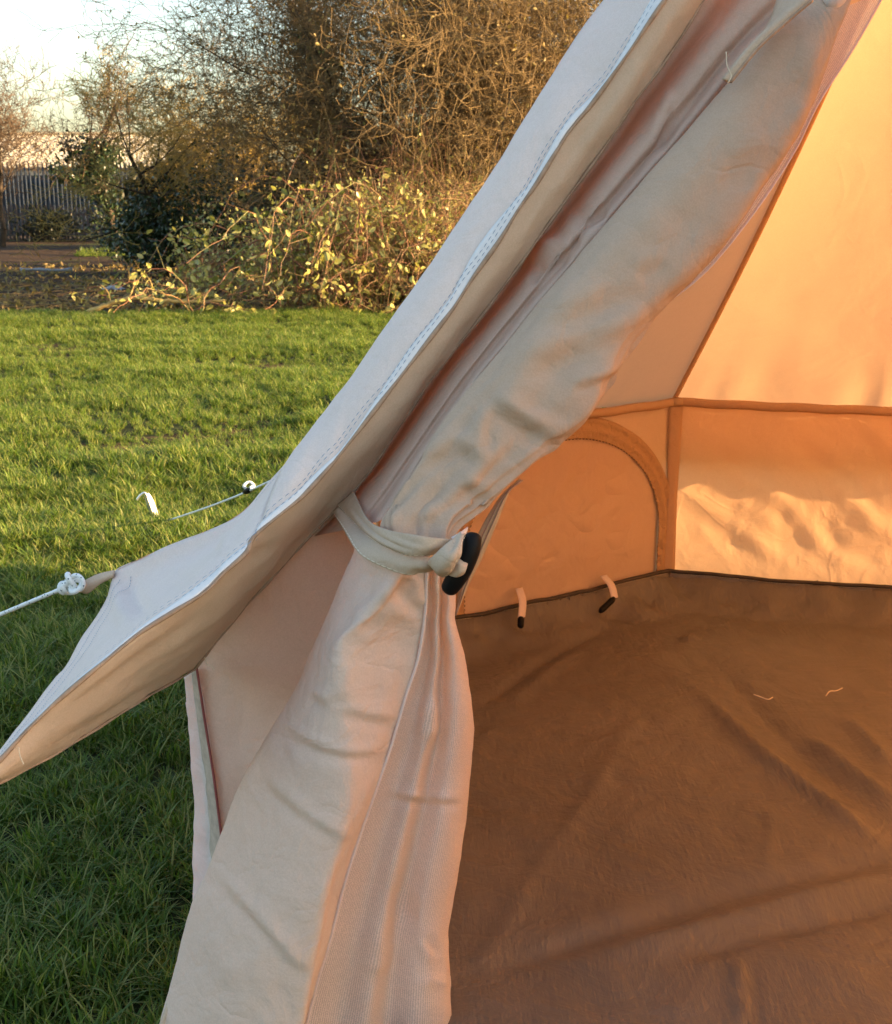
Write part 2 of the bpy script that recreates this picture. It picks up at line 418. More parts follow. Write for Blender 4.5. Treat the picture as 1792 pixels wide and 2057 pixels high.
under = rail(railz(Z5, [(1045, 0), (960, 140), (880, 260), (760, 420), (640, 600), (500, 790), (400, 930), (270, 1110), (150, 1270), (0, 1456)], 2.08, 1.95)
             + [(810, 845, 1.93), (737, 954, 1.92)] + railz(Z2, [(1640, 340), (1500, 480), (1330, 670), (1200, 810), (1100, 930), (980, 1080), (930, 1130)], 1.91, 1.93)
             + railz(Z2, [(700, 1262), (500, 1390), (250, 1540), (0, 1668)], 1.80, 1.53) + [(-60, 1590, 1.49)])
def to_apex(c, off=(0, 0, 0)):
    top = APEX + np.array(off); d = top - c[0]
    side = (c[0] - c[1]); side /= np.linalg.norm(side)
    return np.vstack([top, c[0] + d * .55 + side * .13, c[0] + d * .04 + side * .16, c])
crest_f, hem_f, under_f = to_apex(crest), to_apex(hem, (-.02, -.05, 0)), to_apex(under, (-.01, -.04, -.02))
def rib(i, n=40):
    t = np.linspace(0, 1, n)[:, None]; v = vtx(i); P = APEX * (1 - t) + v * t
    P[:, 2] -= (.05 * np.sin(math.pi * t))[:, 0]; return P
RIBS = {i: rib(i) for i in (-4, -3, -2, -1, 0, 1)}
RIBS[2] = resample(crest_f, 40)
DA = np.array([math.cos(R(235.3)), math.sin(R(235.3))]); DP = np.array([-DA[1], DA[0]])
def mirror(G):
    q = G.copy(); w = q[..., :2] - TC; a_ = w @ DA; p_ = w @ DP; p_ = p_ - .13 * np.clip(a_, 0, 1.4); q[..., :2] = TC + a_[..., None] * DA - p_[..., None] * DP; return q
RIBS[-4] = mirror(RIBS[2])
def inward(G):
    c = np.zeros_like(G); c[..., 0] = TC[0] - G[..., 0]; c[..., 1] = TC[1] - G[..., 1]
    c /= np.maximum(np.linalg.norm(c, axis=-1, keepdims=True), 1e-6); c[..., 2] = -.7; return c / 1.22
def roof(i, j):
    n, m = 60, 40
    A, B = resample(RIBS[i], n), resample(RIBS[j], n)
    u = np.linspace(0, 1, m)[None, :, None]; G = A[:, None] * (1 - u) + B[:, None] * u
    t = np.linspace(0, 1, n)[:, None]
    s = .05 * (4 * u[..., 0] * (1 - u[..., 0])) * np.sin(math.pi * t**.8) * .8
    # small puckers along the eave seam
    pk = .006 * np.exp(-((1 - t) / .10)**2) * np.sin(u[..., 0] * 46 + 4 * np.sin(u[..., 0] * 9)) * np.sin(math.pi * u[..., 0])
    s = s + pk + .004 * gnoise(G, 5, i + 7) * np.sin(math.pi * u[..., 0]) + (.07 * np.sin(math.pi * u[..., 0]) * t**5 if i == 2 else 0)
    return cloth('roof_panel', G + inward(G) * s[..., None], M['canvas_roof'], tent)
for i in (-4, -3, -2, -1, 0, 1): roof(i + 1, i) if i < 1 else roof(2, 1)

# walls with tension folds
def wall_grid(a, b, z0, z1, n=44, m=72, seed=0, amp=.010):
    u = np.linspace(0, 1, m)[None, :, None]; z = np.linspace(z1, z0, n)[:, None]
    A = np.array(a[:2]); B = np.array(b[:2]); G = np.zeros((n, m, 3)); G[..., :2] = A * (1 - u) + B * u; G[..., 2] = z
    L_ = np.linalg.norm(B - A); x = u[..., 0] * L_; v = z1 - z
    diag = x * .62 - v * .80
    ph = 1.4 * gnoise(G, 2.2, seed + 3)
    f = (np.sin(diag * 42 + ph * 2) + .6 * np.sin(diag * 78 + ph * 3 + 1.3)) * (.35 + .65 * np.clip(gnoise(G, 3.0, seed) + .5, 0, 1))
    f += 1.1 * gnoise(G, 9, seed + 5, 3)
    edge = np.sin(math.pi * u[..., 0])**.6 * np.sin(math.pi * np.clip((z - z0) / (z1 - z0), 0.02, .98))**.4 * np.clip((z - .13) / .08, 0, 1)
    return G + inward(G) * np.array([1, 1, 0]) * (amp * f * edge + .02 * edge)[..., None]
WALLG = {}
for i, j in ((0, -1), (-1, -2), (-2, -3), (-3, -4)):
    Gw = wall_grid(vtx(i, TR - .02), vtx(j, TR - .02), .02, EAVE - .003, seed=i + 11, amp=.0065); WALLG[i] = Gw
    cloth('wall_panel', Gw, M['canvas_wall'], tent)
Gw = wall_grid(vtx(1, TR - .02), vtx(0, TR - .02), .02, EAVE - .003, seed=31, amp=.006)
cloth('wall_panel', Gw, M['canvas_wall'], tent)
wcorner = np.array([-.40, 2.12, .5])
Gw = wall_grid(wcorner, vtx(1, TR - .02), .02, EAVE - .06, seed=37); cloth('wall_panel', Gw, M['canvas_wall'], tent)
# outside valance hanging from the eaves
for i, j in ((1, 0), (0, -1), (-1, -2), (-2, -3), (-3, -4)):
    a, b = vtx(i), vtx(j); a2, b2 = vtx(i, TR + .05, EAVE - .17), vtx(j, TR + .05, EAVE - .17)
    m = 50; u = np.linspace(0, 1, m)[:, None]
    top = a * (1 - u) + b * u; bot = a2 * (1 - u) + b2 * u
    bot[:, 2] += .02 * np.sin(u[:, 0] * 25) * np.sin(math.pi * u[:, 0])
    cloth('valance', loft([top, (top + bot) / 2 + np.array([0, 0, .005]), bot], m, 8), M['canvas'], tent)

# seam tapes inside : roof rib, eave, wall corner
def strip(name, C, side, w, mat, parent, nrm, lift=.003, t=.0012, n=80):
    C = resample(C, n); s = np.asarray(side, float)
    if s.ndim == 1: s = np.repeat(s[None], n, 0)
    s = s / np.linalg.norm(s, axis=1, keepdims=True); nn = np.asarray(nrm, float)
    if nn.ndim == 1: nn = np.repeat(nn[None], n, 0)
    wv = w if np.isscalar(w) else np.interp(np.linspace(0, 1, n), np.linspace(0, 1, len(w)), w)[:, None]
    a = C - s * wv / 2 + nn * lift; b = C + s * wv / 2 + nn * lift
    return cloth(name, loft([a, (a + b) / 2 + nn * lift * .5, b], n, 5), mat, parent, t)
for i in (0, -1, 1):
    T_ = vtx(i) - APEX; rad = np.array([*(TC - vtx(i)[:2]), 0]); rad /= np.linalg.norm(rad)
    strip('roof_seam', RIBS[i], np.cross(T_, rad), .016, M['seam'], tent, rad * .7 + np.array([0, 0, -.7]), .010)
    A = vtx(i, TR - .035, EAVE - .002); B = vtx(i, TR - .035, .04)
    strip('wall_seam', np.array([A, B]), np.cross([0, 0, 1], rad), np.array([.045, .035, .045]), M['tape'], tent, rad, .004)
for i, j in ((1, 0), (0, -1), (-1, -2)):
    A, B = vtx(i, TR - .03, EAVE - .002), vtx(j, TR - .03, EAVE - .002); m_ = np.linspace(0, 1, 30)[:, None]
    P = A * (1 - m_) + B * m_; P[:, 2] += .0012 * np.sin(m_[:, 0] * 40) - .006 * np.sin(math.pi * m_[:, 0])
    rad = np.array([*(TC - (A[:2] + B[:2]) / 2), 0]); rad /= np.linalg.norm(rad)
    P[:, 2] += .004; strip('eave_seam', P, [0, 0, 1], .027, M['tape'], tent, rad, .014)
# small gathered reinforcement where roof seam meets the eave
c0 = vtx(0, TR - .03, EAVE)
V, F = tube_geo(np.array([c0 + (-.03, -.01, 0), c0 + (0, -.022, .004), c0 + (.03, -.012, 0)]), [.010, .013, .010], 8)
mesh_np('corner_patch', V, F, M['tape'], tent)

# ------------------------------------------------------------------ groundsheet
def octa_inside(x, y, r):
    k = np.ones_like(x, bool)
    for i in range(8):
        a = R(100.3 + 22.5 + 45 * i); k &= ((x - TC[0]) * math.cos(a) + (y - TC[1]) * math.sin(a)) < r * math.cos(R(22.5))
    return k
fx = np.arange(-.58, 2.40, .014); fy = np.arange(.84, 3.88, .014)
gx, gy = np.meshgrid(fx, fy, indexing='ij'); G = np.stack([gx, gy, np.full_like(gx, .022)], -1)
def floorpts(pts): return [tuple(atZ(*Z7(*p), .03)[:2]) for p in pts]
feats = [([(1000, 230), (1250, 480), (1500, 670), (1792, 900)], .026, .020, 'ridge'), ([(1450, 430), (1620, 560), (1850, 740)], .030, .016, 'ridge'),
         ([(1080, 130), (1400, 470), (1792, 790)], .035, -.012, 'ridge'), ([(1600, 350), (1800, 560)], .03, .016, 'ridge'),
         ([(50, 1410), (700, 1190), (1250, 1030), (1900, 900)], .035, -.014, 'ridge'), ([(600, 1310), (1300, 1120), (1900, 960)], .030, .016, 'ridge'),
         ([(850, 1340), (1400, 1190), (1900, 1080)], .03, -.012, 'ridge'), ([(1165, 1300), (1190, 1420), (1200, 1588)], .010, .012, 'ridge'), ([(1235, 1330), (1250, 1588)], .012, -.008, 'ridge'),
         ([(640, 20), (420, 130), (120, 340)], .02, -.014, 'ridge'), ([(560, 90), (300, 290), (130, 520)], .02, .010, 'ridge'), ([(300, 280), (200, 420)], .02, -.008, 'ridge'),
         ([(800, 330), (560, 720), (400, 940)], .03, .007, 'ridge'), ([(400, 900), (250, 1200), (140, 1350)], .02, .006, 'ridge'), ([(1320, 700), (1290, 980)], .012, .006, 'ridge'),
         ([(960, 60), (1020, 40)], .02, .015, 'ridge')]
D = np.zeros_like(gx)
for L_, w, a, k in feats:
    d, f = polydist(G[..., :2], resample(np.array(floorpts(L_)), 14)); tp = np.clip(np.minimum(f, 1 - f) * 4 + .1, 0, 1)
    D += a * tp * np.exp(-np.abs(d / (w * .72))**1.5)
D += .006 * gnoise(G, 3.5, 3, 3) + .0025 * gnoise(G * np.array([1, .35, 1]), 22, 5)
od = np.max(np.stack([(gx - TC[0]) * math.cos(R(122.8 + 45 * i)) + (gy - TC[1]) * math.sin(R(122.8 + 45 * i)) - (.17 if i in (2, 3) else 0) for i in range(8)]), 0)
ap = (TR - .034) * math.cos(R(22.5)); rise = np.clip((od - ap + .15) / .15, 0, 1) * np.clip((gx * .574 + gy * .819 - 1.62) / .5, 0, 1)
G[..., 2] += D * (1 - rise * .5) + .090 * rise**1.7 + .022 * gnoise(G, 10, 8, 3) * np.sin(math.pi * np.clip(rise, 0, 1))
ins = od < ap
F = grid_faces(*gx.shape); keep = ins.ravel()[F].all(1); F = F[keep]
used = np.unique(F); remap = -np.ones(gx.size, int); remap[used] = np.arange(len(used))
groundsheet = mesh_np('groundsheet', G.reshape(-1, 3)[used], remap[F], M['sheet'], tent)
for i, j in ((2, 1), (1, 0), (0, -1), (-1, -2), (-2, -3), (-3, -4)):
    m = 160; u = np.linspace(0, 1, m)[:, None]
    def ln(r, z):
        return vtx(i, r, z) * (1 - u) + vtx(j, r, z) * u
    rails_ = [ln(TR - .064, .066), ln(TR - .052, .092), ln(TR - .044, .120)]
    Gs = np.stack([resample(np.stack([r_[k] for r_ in rails_]), 9) for k in range(m)], 0)
    Gs += inward(Gs) * np.array([1, 1, 0]) * (.0045 * gnoise(Gs * np.array([1, 1, .3]), 13, i + 4, 3))[..., None]
    Gs[..., 2] += .007 * gnoise(Gs[:, -1], 5, i)[:, None] - .012 * np.sin(math.pi * u)
    cloth('hem_band', Gs, M['sheet'], groundsheet, .0015)
    rad = inward(Gs[:, -1]) * np.array([1, 1, 0]); Nn = rad / np.linalg.norm(rad, axis=1, keepdims=True)
    if i in (1, 0, 2):
        for zo in (1, 4): stitches('stitching', Gs[:, -1 - zo], Nn, M['thread_tan'], groundsheet, .008, .0065, .0005, .002)
        V, F = tube_geo(Gs[:, -1] + Nn * .003, .0060, 6); mesh_np('hem', V, F, M['sheet_edge'], groundsheet)

# ------------------------------------------------------------------ half moon window on the back left wall
v0, v1 = vtx(0, TR - .02), vtx(1, TR - .02); wd = (v1 - v0)[:2]; wL = np.linalg.norm(wd); wd3 = np.array([*(wd / wL), 0])
wn3 = np.array([*(TC - (v0[:2] + v1[:2]) / 2), 0]); wn3 /= np.linalg.norm(wn3)
def wall_uz(px, py):
    P = onplane(px, py, v0, wn3); return (P - v0) @ wd3, P[2]
def wp(u, z, out=0.0): return np.array([v0[0], v0[1], 0]) + wd3 * u + np.array([0, 0, z]) + wn3 * out
uR, _ = wall_uz(*Z4(914, 760)); _, zT = wall_uz(*Z4(560, 335)); uT, _ = wall_uz(*Z4(500, 335))
z_side = wall_uz(*Z4(915, 760))[1]
def arch(off, out, n=60):
    a0 = uR + off; a1 = 2 * uT - a0; hw = (a1 - a0) / 2; c = (a0 + a1) / 2; top = zT - off
    th = np.linspace(0, math.pi, n); zs = z_side
    P = [wp(a0, z, out) for z in np.linspace(.105, zs, 10, endpoint=False)]
    P += [wp(c - hw * math.cos(t), zs + (top - zs) * math.sin(t), out) for t in th]
    P += [wp(a1, z, out) for z in np.linspace(zs, .105, 11)[1:]]
    return np.array(P)
bo, bi = arch(0, .008), arch(.066, .012)
window = cloth('window_flap', np.stack([wall_grid(wp(uR + .06, 0), wp(2 * uT - uR - .06, 0), .10, zT - .06, 60, 80, 51, .005) + wn3 * .003])[0], M['canvas_wall'], tent)
# trim flap to the arch
me = window.data
import bmesh
bm = bmesh.new(); bm.from_mesh(me); c_u = uT; hw = abs(uT - uR) - .052
dead = []
for f in bm.faces:
    c = f.calc_center_median(); Pw = np.array(c) + ORIG[tent.name]; u_ = (Pw - v0) @ wd3; z_ = Pw[2]
    if z_ > z_side and ((u_ - c_u) / hw)**2 + ((z_ - z_side) / (zT - .056 - z_side))**2 > 1: dead.append(f)
bmesh.ops.delete(bm, geom=dead, context='FACES'); bm.to_mesh(me); bm.free()
Gb = loft([bo, bo * .75 + bi * .25 + wn3 * .006, bo * .5 + bi * .5 + wn3 * .003, bo * .25 + bi * .75 + wn3 * .008, bi], 220, 16)
k = np.linspace(0, 1, 220)[:, None]; q = np.linspace(0, 1, 16)[None]
Gb += wn3 * (.0028 * np.sin(k * 190 + 6 * np.sin(k * 30)) * q**1.5 * (.4 + .6 * np.sin(k * 21)**2))[..., None] + wn3 * (.003 * np.sin(q * 14))[..., None]
band = cloth('window_band', Gb, M['band'], tent, .001)
stitches('window_stitching', resample(bi, 300), np.repeat(wn3[None], 300, 0), M['thread_dark'], tent, .013, .008, .0016, .004)
stitches('window_stitching', resample(arch(.040, .016), 300), np.repeat(wn3[None], 300, 0), M['tape'], tent, .008, .006, .0008, .003)
# toggles on loops along the bottom of the window
def small_loop(top, bot, tog0, tog1):
    P = lambda p, o: onplane(*Z4(*p), v0 + wn3 * o, wn3)
    a, b = P(top, .022), P(bot, .090)
    mid = (a + b) / 2 + wn3 * .012 + np.array([0, 0, .006])
    o = strip('toggle_loop', np.array([a, mid, b]), wd3, .026, M['canvas'], tent, wn3, .002, .002, 20)
    A, B = P(tog0, .098), P(tog1, .112); Q = resample(np.array([A, (A + B) / 2, B]), 12)
    V, F = tube_geo(Q, .0095 * np.array([.55, .85, 1, 1, 1, 1, 1, 1, 1, 1, .85, .5]), 10)
    mesh_np('toggle', V, F, M['plastic'], o)
small_loop((310, 1022), (320, 1140), (320, 1136), (318, 1182)); small_loop((645, 972), (690, 1062), (690, 1062), (632, 1118))

# ------------------------------------------------------------------ DOOR, left side
# outer white front panel
n, m = 220, 46
G = loft([crest_f, hem_f], n, m)
u = np.linspace(0, 1, m)[None]; t = np.linspace(0, 1, n)[:, None]
eave = resample(np.vstack([crest[-1], rail(railz(Z2, [(535, 745), (470, 855), (395, 965), (330, 1080), (260, 1170), (160, 1310), (60, 1440)], 1.97, 1.56)), hem[-1]]), m)
k_ = np.clip((t - .72) / .28, 0, 1); k_ = k_ * k_ * (3 - 2 * k_)
G = G + (eave - G[-1])[None] * k_[..., None]
N_ = face_cam(G, normals(G))
G = G + N_ * (.018 * np.sin(math.pi * u) * np.clip(t * 3 - .6, 0, 1) * (1 - k_))[..., None]
G = sculpt(G, [([Z2(590, 640), Z2(620, 780), Z2(690, 910)], 16, .010, 'step'), ([Z2(600, 625), Z2(850, 560), Z2(1080, 470)], 14, -.004, 'ridge'),
               ([Z2(1085, 450), Z2(1070, 560)], 10, -.004, 'step'), ([Z2(600, 640), Z2(800, 690), Z2(1000, 700)], 30, -.005, 'ridge'),
               ([Z2(540, 760), Z2(350, 1080), Z2(160, 1330)], 18, -.003, 'ridge')])
G = G + N_ * (.0022 * gnoise(G, 12, 3, 3))[..., None]
Gfront = G
front = cloth('front_panel', G, M['canvas_white'], tent, .0016); cloth('front_panel', mirror(G), M['canvas_white'], tent, .0016)
Ncam = face_cam(G, normals(G))
for jf, pitch, ln_ in ((.90, .012, .008), (.955, .012, .008)):
    jj = int(jf * (m - 1)); c = G[30:-2, jj].copy(); wob = .004 * np.sin(np.arange(len(c)) * .23)[:, None] + .002 * np.sin(np.arange(len(c)) * .61)[:, None]
    acr = G[30:-2, jj] - G[30:-2, jj - 1]; acr /= np.linalg.norm(acr, axis=1, keepdims=True)
    stitches('stitching', c + acr * wob, Ncam[30:-2, jj], M['thread_blue'], front, pitch, ln_, .0006, .0050)
stitches('stitching', G[30:-30, 2], Ncam[30:-30, 2], M['thread_blue'], front, .007, .006, .0006, .0016)
stitches('stitching', G[-3, 2:-2], Ncam[-3, 2:-2], M['thread_blue'], front, .006, .0045, .0006, .0016)
stitches('stitching', G[-5, 2:-2], Ncam[-5, 2:-2], M['thread_blue'], front, .006, .0045, .0006, .0016)
# raised reinforcement strip along the hem (wavy edge)
jj = np.arange(m)
wav = .014 + .007 * np.sin(np.arange(n) * .11) + .004 * np.sin(np.arange(n) * .31 + 1)
e1 = G[:, -1] + Ncam[:, -1] * .003; acr = G[:, -1] - G[:, -6]; acr /= np.linalg.norm(acr, axis=1, keepdims=True)
e0 = G[:, -1] - acr * wav[:, None] * 1.5 + Ncam[:, -1] * .0022
cloth('hem_tape', loft([e0[4:], (e0 + e1)[4:] / 2 + Ncam[4:, -1] * .001, e1[4:]], n, 6), simple_mat('white_webbing', (.76, .71, .68), .8, var=.06, scale=80), front, .0012)
# rolled piping on the hem edge
V, F = tube_geo(resample(hem_f, 260) + np.array([0, -.003, 0]), .0030 + .0008 * np.sin(np.arange(260) * .4), 6)
mesh_np('piping', V, F, M['piping'], front)
# underside band
mid_u = []
hr, ur = resample(hem_f, 60), resample(under_f, 60)
mid_u = hr * .55 + ur * .45 + np.array([.004, -.012, -.004])
G = loft([hr, mid_u, ur], 220, 30)
G = sculpt(G, [([Z2(1100, 760), Z2(700, 1010), Z2(300, 1330)], 14, .004, 'step'), ([Z2(1450, 420), Z2(1150, 640), Z2(760, 1000)], 9, -.004, 'ridge'),
               ([Z2(1500, 470), Z2(1250, 690), Z2(950, 930), Z2(600, 1150)], 9, .004, 'ridge'), ([Z2(1360, 500), Z2(1200, 600)], 8, -.004, 'ridge'),
               ([Z2(900, 1080), Z2(560, 1290), Z2(200, 1490)], 10, .003, 'step'), ([Z5(900, 80), Z5(500, 640), Z5(100, 1250)], 10, -.003, 'ridge')])
G += face_cam(G, normals(G)) * (.003 * gnoise(G, 15, 9, 3))[..., None]
hemband = cloth('door_hem_band', G, M['canvas_hem'], tent, .0016); cloth('door_hem_band', mirror(G), M['canvas_hem'], tent, .0016)
V, F = tube_geo(resample(under_f, 260) + np.array([0, -.004, 0]), .0022 + .0007 * np.sin(np.arange(260) * .7), 6)
mesh_np('piping', V, F, M['piping'], hemband)
for off_ in (0.012, .022):
    c = resample(under, 200)[128:] + np.array([0, -.006, off_]); stitches('stitching', c, np.repeat(np.array([[0, -1., -.2]]), len(c), 0), M['piping'], hemband, .006, .0055, .0007, .001)
# loose threads on the hem
def thread(pts, Y, parent, r=.0007):
    P = resample(rail([(*p, Y) for p in pts]), 16); V, F = tube_geo(P, r, 5); mesh_np('loose_thread', V, F, M['thread_tan'], parent)
thread([Z2(1000, 1060), Z2(1010, 1095), Z2(1030, 1100), Z2(1045, 1122)], 1.88, hemband)
thread([Z2(92, 1500), Z2(98, 1540), Z2(115, 1582)], 1.50, hemband)

# roll outline (upper curtain)
Lr = [Z5(1500, -20), Z5(1290, 150), Z5(1140, 330), Z5(1000, 500), Z5(860, 660), Z5(700, 840), Z5(560, 1010), Z5(400, 1200), Z5(280, 1350), Z9(1270, 20), Z9(1000, 390),
      Z9(800, 680), Z9(620, 980), Z9(440, 1240), Z9(470, 1420), Z9(520, 1560)]
Rr = [Z5(1640, -20), Z5(1560, 170), Z5(1480, 400), Z5(1400, 580), Z5(1270, 770), Z5(1150, 950), Z5(1040, 1075), Z5(890, 1215), Z5(800, 1330), Z5(715, 1456), Z4(600, 345),
      Z4(480, 440), Z4(330, 555), Z4(180, 680), Z4(60, 780), Z9(960, 1480)]
YL = np.linspace(2.03, 1.70, 15).tolist(); YL.append(1.68)
nS, mT = 260, 132
Lp = resample(np.array([[*p, y] for p, y in zip(Lr, YL)]), nS); Rp = resample(np.array([[*p, y] for p, y in zip(Rr, YL)]), nS)
Lw = np.array([atY(*p) for p in Lp]); Rw = np.array([atY(*p) for p in Rp])
Cw = (Lw + Rw) / 2; Ww = (Rw - Lw) / 2
Tn = np.gradient(Cw, axis=0); Tn /= np.linalg.norm(Tn, axis=1, keepdims=True)
Wt = Ww - Tn * (Ww * Tn).sum(1, keepdims=True); wl_ = np.linalg.norm(Wt, axis=1, keepdims=True)
Nn = np.cross(Tn, Wt / wl_); Nn *= np.sign((Nn * (np.array([0, 0, H]) - Cw)).sum(1, keepdims=True))
th = np.linspace(0, 2 * math.pi, mT, endpoint=False); s = np.linspace(0, 1, nS)[:, None]
sq = np.sign(np.sin(th)) * np.abs(np.sin(th))**.85
G = Cw[:, None] + Ww[:, None] * np.cos(th)[None, :, None] + (Nn * wl_)[:, None] * ((.62 - .30 * s**5) * sq[None])[..., None]
rad = G - Cw[:, None]; rad /= np.maximum(np.linalg.norm(rad, axis=-1, keepdims=True), 1e-6)
G += rad * (.004 * np.sin(5 * th[None] + 9 * s + 2 * np.sin(7 * s)) * (.3 + s) + .003 * gnoise(G, 9, 2, 3) + .0055 * np.sin(11 * th[None] + 3 * np.sin(4 * s) + 1.5 * np.sin(2 * th[None])) * s**5)[..., None]
G = sculpt(G, [([Z11(330, 1290), Z11(700, 1150), Z11(1100, 1000), Z11(1330, 890)], 20, -.011, 'step'), ([Z11(560, 1010), Z11(900, 860), Z11(1180, 760), Z11(1430, 620)], 20, -.008, 'step'),
               ([Z11(1160, 660), Z11(1400, 560)], 14, -.006, 'step'), ([Z11(700, 940), Z11(1000, 780)], 16, .004, 'ridge'),
               ([Z11(280, 1400), Z11(480, 1560), Z11(700, 1660), Z11(880, 1600)], 15, -.009, 'step'), ([Z11(780, 1350), Z11(980, 1310), Z11(1130, 1230)], 9, -.007, 'step'),
               ([Z9(1290, 220), Z9(1270, 420), Z9(1255, 760)], 10, .006, 'step'), ([Z9(740, 800), Z9(900, 720), Z9(1040, 640), Z9(1180, 740), Z9(1280, 850)], 12, -.009, 'step'),
               ([Z9(1420, 500), Z9(1450, 680), Z9(1560, 760)], 10, -.005, 'ridge'), ([Z9(1050, 930), Z9(1200, 1020), Z9(1350, 1040)], 12, -.006, 'step'),
               ([Z9(620, 1290), Z9(780, 1210), Z9(900, 1190)], 12, -.006, 'step'), ([Z9(1320, 240), Z9(1500, 400), Z9(1792, 560)], 12, -.007, 'step'),
               ([Z5(1470, 300), Z5(1380, 420), Z5(1420, 480)], 16, -.008, 'ridge'), ([Z5(1330, 560), Z5(1150, 660)], 20, .006, 'step'), ([Z5(1250, 730), Z5(1100, 700)], 16, -.006, 'ridge'),
               ([Z9(700, 870), Z9(640, 1000), Z9(480, 1200)], 8, -.006, 'ridge')], wrap=True, k=(1.75, .66))
curtain = cloth('door_curtain', G, M['canvas_shaded'], tent, wrap=True); cloth('door_curtain', mirror(G), M['canvas_shaded'], tent, wrap=True)
# roll continues out of view up to the apex
Q = resample(np.vstack([APEX + np.array([-.05, -.10, -.12]), Cw[0] + (APEX + np.array([-.05, -.1, -.12]) - Cw[0]) * .5 + np.array([0, 0, .03]), Cw[0], Cw[3]]), 40)
V, F = tube_geo(Q, np.linspace(.05, wl_[0, 0] * .85, 40) * (1 + .04 * np.sin(np.arange(40))), 24); mesh_np('curtain_top', V, F, M['canvas'], curtain)
# hem edge lying on the roll and its frayed seam at the top
P = rail([(*Z5(1475, 0), 1.955), (*Z5(1380, 80), 1.945), (*Z5(1260, 190), 1.93), (*Z5(1150, 325), 1.92)])
G2 = loft([P, P + np.array([-.012, 0, .004]), rail([(*Z5(1335, 0), 1.99), (*Z5(1300, 90), 1.975), (*Z5(1230, 200), 1.95), (*Z5(1145, 330), 1.93)])], 50, 8)
cloth('selvedge', G2, M['strap'], curtain, .0016); V, F = tube_geo(resample(P, 50), .003, 6); mesh_np('piping', V, F, M['piping'], curtain)
thread([Z5(1134, 205), Z5(1138, 260), Z5(1155, 300), Z5(1140, 330)], 1.90, curtain)
# thin mesh edge along the inner side of the roll
Pm = rail([(*Z5(1760, -20), 2.08), (*Z5(1640, 190), 2.05), (*Z5(1500, 410), 2.0), (*Z5(1400, 610), 1.97), (*Z5(1240, 850), 1.93), (*Z5(1050, 1080), 1.90), (*Z5(870, 1215), 1.89), (*Z5(740, 1270), 1.92)])
Pq = resample(Pm, 80); tq = np.clip((1 - np.linspace(0, 1, 80)) * 3, 0, 1)[:, None]
G2 = loft([Pq, Pq + np.array([-.03, .005, -.006]) * tq, Pq + np.array([-.09, .03, -.03]) * tq], 80, 10); cloth('mesh_lining', G2, M['netting'], curtain)
V, F = tube_geo(resample(Pm, 80), .0018, 6); mesh_np('lining_edge', V, F, M['canvas'], curtain)

# pink inner canvas folds between band and roll
und = resample(np.array([proj(p) for p in under[:14]]), 60)      # px along the band's lower edge
lrl = resample(np.array(Lr[:14]), 60)
Yb = np.linspace(2.10, 1.92, 60); Yr = np.linspace(2.05, 1.74, 60)
def between(f, dpx, dY):
    return np.array([atY(*(u_ * (1 - f) + l_ * f + np.array([dpx, 0])), yb * (1 - f) + yr * f + dY) for u_, l_, yb, yr in zip(und, lrl, Yb, Yr)])
G = loft([between(0, -40, .0), between(0, -4, .03), between(.12, 0, .045), between(.36, 0, .005), between(.58, 0, .010), between(.74, 0, .038), between(.86, 0, .015), between(1, 4, .035), between(1, 60, .09)], 200, 90)
G = sculpt(G, [([Z11(760, 470), Z11(640, 560), Z11(500, 650)], 18, .012, 'step'), ([Z11(560, 640), Z11(640, 690)], 14, -.010, 'ridge'), ([Z11(800, 400), Z11(1050, 330)], 22, .008, 'step'),
               ([Z5(950, 330), Z5(890, 480), Z5(830, 640)], 14, .006, 'step')])
G += face_cam(G, normals(G)) * (.002 * gnoise(G, 8, 21, 2))[..., None]
inner = cloth('inner_flap', G, M['canvas_flap'], tent); cloth('inner_flap', mirror(G), M['canvas_shaded'], tent)

# lower door panel behind the skirt, from band corner and wall seam
Lp_ = rail([(695, 970, 1.96), (672, 1010, 1.95), (592, 1082, 1.955), (482, 1214, 1.965), (400, 1330, 1.975), (*Z6(290, 400), 1.95), (*Z6(330, 650), 1.925), (*Z6(370, 970), 1.90), (455, 1800, 1.86)])
def rshift(pts, dx, dY): return rail([(p[0] + dx, p[1], p[2] + dY) for p in pts])
SkL = [(712, 1085, 1.76)] + [(714, 1112, 1.755), (675, 1205, 1.74), (627, 1312, 1.725), (599, 1380, 1.71), (500, 1557, 1.68), (459, 1660, 1.66), (426, 1751, 1.645), (394, 1821, 1.63), (361, 1948, 1.61), (332, 2057, 1.59), (318, 2130, 1.575)]
mid1 = rail([(735, 985, 1.97), (700, 1100, 1.93), (650, 1250, 1.91), (560, 1390, 1.915), (520, 1500, 1.91), (500, 1600, 1.90), (490, 1720, 1.87)])
mid2 = rail([(745, 1000, 1.95), (725, 1100, 1.89), (690, 1240, 1.875), (620, 1390, 1.88), (570, 1500, 1.86), (530, 1620, 1.85), (510, 1760, 1.82)])
G = loft([Lp_, mid1, mid2, rshift(SkL, 14, .05), rshift(SkL, 70, .10)], 150, 60)
G = sculpt(G, [([Z2(1420, 1000), Z2(1280, 1150), Z2(1260, 1400)], 22, .008, 'ridge'), ([Z2(1250, 1080), Z2(1180, 1330), Z2(1130, 1600)], 20, -.008, 'ridge')])
G += face_cam(G, normals(G)) * (.003 * gnoise(G, 9, 25, 3))[..., None]
lower = cloth('door_panel', G, M['canvas_fold'], tent); cloth('door_panel', mirror(G), M['canvas_fold'], tent)
